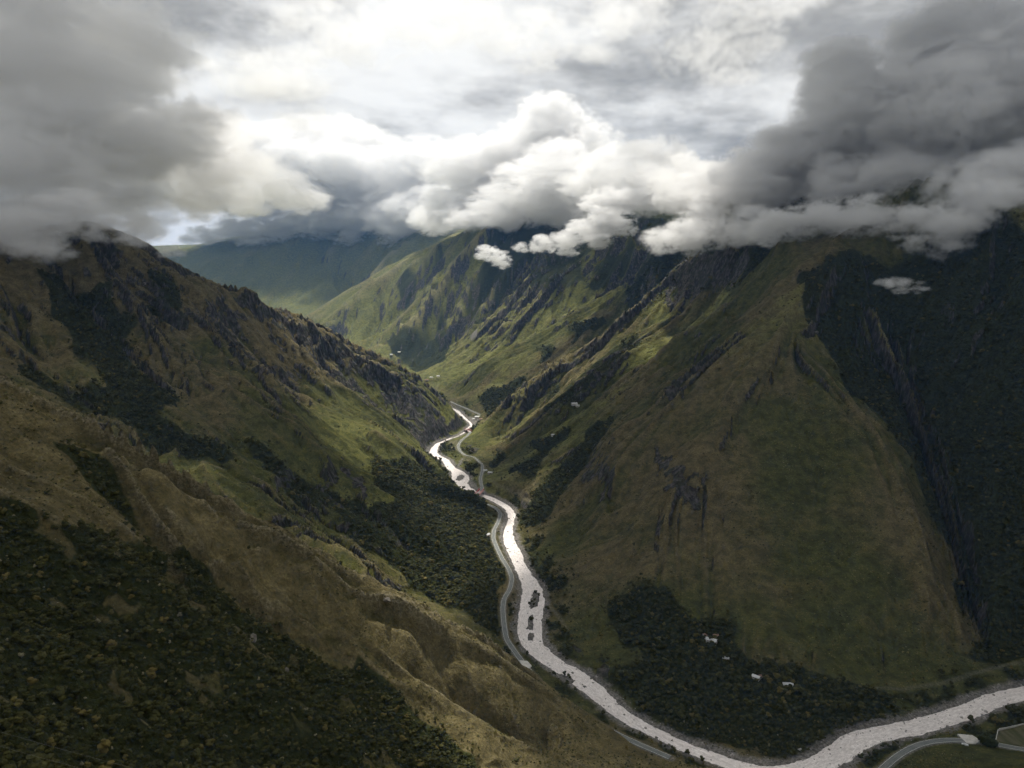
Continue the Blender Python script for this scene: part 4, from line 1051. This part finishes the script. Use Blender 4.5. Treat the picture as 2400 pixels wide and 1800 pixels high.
# ------------------------------------------------------------------ clouds
def cloud_material(name, ext, aniso=0.2, col=0.985):
    m = bpy.data.materials.new(name); m.use_nodes = True; m.node_tree.nodes.clear(); n = N(m.node_tree)
    d = n('ShaderNodeAttribute', attribute_name='density').outputs['Fac']
    pv = n('ShaderNodeVolumePrincipled', {'Color': (col, col, col, 1), 'Density': n.math('MULTIPLY', d, ext), 'Anisotropy': aniso})
    pv.inputs['Density Attribute'].default_value = ''
    n('ShaderNodeOutputMaterial', {'Volume': pv.outputs[0]})
    return m
def cloud(name, puffs, ext, voxel, nscale, erode=2.4, soft=0.9, bias=0.05, seed=1, sub=(5, 0.6), flatten=0.62, world=False, **props):
    """a fog grid: overlapping lumps, thinned and torn by fractal noise"""
    g = np.random.default_rng(seed); lumps = []
    for (u, v, Y, r) in puffs:
        c = np.array(at(u, v, Y)); rr = r * Y / FOCAL
        if world: c, rr = np.array((u, v, Y), float), r
        lumps.append((c, rr))
        for k in range(sub[0]):
            d = g.normal(size=3); d /= np.linalg.norm(d); d[2] *= 0.6
            lumps.append((c + d * rr * 0.85, rr * sub[1] * g.uniform(0.6, 1.1)))
    sc = np.array([1.25, 1.1, flatten])
    lo = np.min([c - r * sc for c, r in lumps], 0); hi = np.max([c + r * sc for c, r in lumps], 0)
    V, F, off = [], [], 0
    for c, r in lumps:
        V.append(ICO1[0] * r * sc + c); F.extend((ICO1[1] + off).tolist()); off += len(ICO1[0])
    me = bpy.data.meshes.new(name); me.from_pydata(np.concatenate(V).tolist(), [], F)
    mat = cloud_material(name, ext); me.materials.append(mat)
    o = link(bpy.data.objects.new(name, me), kind='stuff', **props)
    t = scatter_tree(); n = N(t); gi, go = n('NodeGroupInput'), n('NodeGroupOutput')
    pos = n('GeometryNodeInputPosition').outputs[0]
    q = n('ShaderNodeVectorMath', {0: pos, 1: tuple(1 / sc)}, operation='MULTIPLY').outputs[0]
    acc = None
    for c, r in lumps:
        dist = n('ShaderNodeVectorMath', {0: q, 1: tuple(c / sc)}, operation='DISTANCE').outputs['Value']
        f = n.math('MULTIPLY_ADD', dist, -1.0 / r, 1.0)
        acc = f if acc is None else n('ShaderNodeMath', {0: acc, 1: f, 2: 0.12}, operation='SMOOTH_MAX').outputs[0]
    st = n('ShaderNodeVectorMath', {0: pos, 1: (0.7, 0.7, 1.35)}, operation='MULTIPLY').outputs[0]
    st = n('ShaderNodeVectorMath', {0: st, 1: (seed * 917.0, seed * 311.0, 0)}, operation='ADD').outputs[0]
    wc = n('ShaderNodeTexNoise', {'Vector': st, 'Scale': nscale * 0.8, 'Detail': 3.0}).outputs['Color']
    wc = n('ShaderNodeVectorMath', {0: wc, 1: (0.5, 0.5, 0.5)}, operation='SUBTRACT').outputs[0]
    st = n('ShaderNodeVectorMath', {0: wc, 1: (3.0 / nscale, 3.0 / nscale, 1.5 / nscale), 2: st}, operation='MULTIPLY_ADD').outputs[0]
    nz = n.noise(st, nscale * 1.3, 8.0, 0.80)
    acc = n.math('MINIMUM', acc, 0.62)
    v = n.math('ADD', n.math('MULTIPLY_ADD', acc, 2.4, bias * 4.0 - 0.85), n.math('MULTIPLY', n.math('SUBTRACT', nz, 0.5), erode * 3.2))
    den = n.math('MULTIPLY', n.ramp(v, 0.0, soft * 0.8), n.ramp(acc, 0.0, 0.2))
    cube = n('GeometryNodeVolumeCube', {'Density': den, 'Background': 0.0, 'Min': tuple(lo), 'Max': tuple(hi)})
    for ax, a in zip('XYZ', range(3)):
        cube.inputs['Resolution ' + ax].default_value = int(min(420, max(8, (hi[a] - lo[a]) / (voxel * 0.5))))
    print(name, [cube.inputs['Resolution ' + ax].default_value for ax in 'XYZ'], len(lumps))
    sm = n('GeometryNodeSetMaterial', {'Geometry': cube.outputs[0]}); sm.inputs['Material'].default_value = mat
    n.l.new(sm.outputs[0], go.inputs[0])
    md = o.modifiers.new('cloud', 'NODES'); md.node_group = t
    return o
cloud('cloud_bank', [(60,380,1500,220),(250,330,1700,230),(0,150,1600,260),(450,360,2200,180),(-200,450,1400,250),(620,430,3000,110),(250,100,2000,200),(120,470,1500,140),(330,480,1800,100)], 0.018, 16.0, 0.008, 2.6, 1.5, 0.10, 1, label='soft grey cloud bank above the left peak')
cloud('cloud_mist', [(20,550,1330,100),(110,585,1300,60),(180,510,1380,95),(320,555,1440,60),(290,520,1480,70),(400,590,1520,34),(90,500,1350,90)], 0.028, 7.0, 0.016, 3.0, 1.4, 0.06, 11, label='mist wrapping the top of the left mountain')
cloud('cloud_bank', [(1960,170,1900,90),(2060,290,1900,180),(2250,250,1700,210),(2130,430,1700,140),(1900,430,2000,120),(2300,450,1500,120),(2450,200,1700,220),(2420,430,1500,140),(2330,90,1800,150),(2200,110,1900,120)], 0.030, 13.0, 0.010, 2.8, 1.1, 0.12, 2, flatten=0.8, label='dark towering cloud over the right mountain')
cloud('cloud_bank', [(1560,560,1900,55),(1650,540,1850,85),(1760,540,1750,75),(1860,530,1650,85),(1950,510,1600,90),(1740,450,1950,130),(1840,400,2000,140),(1640,430,2100,110),(2000,440,1800,120)], 0.045, 9.0, 0.016, 3.4, 1.4, 0.06, 3, label='bright ragged cloud lying across the right ridge')
cloud('cloud_bank', [(2220,565,1400,75),(2150,520,1450,85),(2270,500,1400,95),(2060,510,1500,80),(2360,460,1350,90)], 0.040, 8.0, 0.017, 3.4, 1.5, 0.05, 4, label='white cloud hanging on the far right slope')
cloud('cloud_wisp', [(2085,662,1200,28),(2115,667,1200,32),(2145,674,1200,26)], 0.045, 3.0, 0.034, 3.8, 1.6, 0.0, 5, label='small wisp of cloud over the dark right forest')
cloud('cloud_puff', [(1390,545,2600,58),(1330,562,2600,46),(1430,515,2600,58),(1280,572,2600,34),(1220,578,2600,22),(1440,470,2700,60)], 0.055, 6.0, 0.020, 3.8, 1.4, 0.04, 6, label='compact white cloud before the central mountain')
cloud('cloud_puff', [(1142,588,3000,28),(1165,600,3000,30),(1178,618,3000,22)], 0.05, 4.5, 0.030, 4.0, 1.5, 0.02, 7, label='tiny white cloud left of the compact one')
cloud('cloud_bank', [(480,550,8000,45),(560,535,7900,60),(650,535,7800,75),(750,510,7600,95),(850,510,7400,90),(930,520,7000,80),(1000,490,6600,95),(1000,400,7200,140),(800,410,7600,140),(620,420,7800,130),(480,430,8200,110),(600,370,8300,130),(760,350,8300,140)], 0.011, 24.0, 0.0075, 3.0, 1.1, 0.07, 8, label='bright cloud band capping the far mountains')
cloud('cloud_bank', [(1020,520,4900,60),(1090,490,4600,90),(1150,500,4300,80),(1200,480,4100,95),(1260,460,3900,115),(1330,430,3700,130),(1430,430,3300,120),(1520,420,2900,120),(1600,440,2600,110),(1150,400,4800,150),(1300,350,4500,150)], 0.022, 16.0, 0.011, 3.2, 1.2, 0.06, 13, label='grey cloud veiling the central mountain top')
cloud('cloud_veil', [(640,190,3000,150),(820,90,3000,150),(1050,60,3200,140),(1250,110,3300,120),(1450,50,3000,130),(1680,130,2800,130),(1750,40,2800,130)], 0.007, 26.0, 0.0065, 3.6, 1.4, 0.0, 15, flatten=0.5, label='torn grey veils of cloud high above the valley')
# unseen cloud decks, added above the view to shade the near and right slopes
deck = [(-900, 2050, 1650, 350), (-1200, 1700, 1650, 400), (-380, 1000, 1650, 240), (-680, 1380, 1650, 220), (-1000, 1300, 1650, 330), (-800, 900, 1650, 330), (-60, 2300, 1650, 240), (-480, 1780, 1650, 230)]
cloud('cloud_deck', deck, 0.016, 44.0, 0.0055, 2.0, 1.0, 0.14, 12, world=True, label='unseen grey cloud deck added overhead to shade the left slopes')
deck = [(195, 1690, 1650, 330), (470, 1680, 1650, 330), (150, 1950, 1650, 240), (520, 1950, 1650, 330), (360, 1430, 1650, 300), (750, 2050, 1650, 330), (750, 1650, 1650, 330), (40, 1560, 1650, 250), (1000, 1900, 1650, 350), (880, 2280, 1680, 350), (1250, 2150, 1680, 400)]
cloud('cloud_deck', deck, 0.024, 44.0, 0.0055, 1.9, 1.0, 0.18, 14, world=True, label='unseen heavy cloud deck added overhead to shade the right slopes')

# ------------------------------------------------------------------ air
def haze():
    bm = bmesh.new()
    bmesh.ops.create_cube(bm, size=1.0)
    me = bpy.data.meshes.new('haze')
    zt = float(Z.max()) + 40
    for v in bm.verts: v.co = Vector((v.co.x * 34000, v.co.y * 17000 + 7800, v.co.z * (zt + 6) + (zt - 6) / 2))
    bm.to_mesh(me); bm.free()
    m = bpy.data.materials.new('haze'); m.use_nodes = True; m.node_tree.nodes.clear(); n = N(m.node_tree)
    pv = n('ShaderNodeVolumePrincipled', {'Color': (0.20, 0.47, 1.0, 1), 'Density': 2.2e-5, 'Anisotropy': 0.2})
    n('ShaderNodeOutputMaterial', {'Volume': pv.outputs[0]})
    me.materials.append(m)
    link(bpy.data.objects.new('haze', me), kind='stuff')
haze()
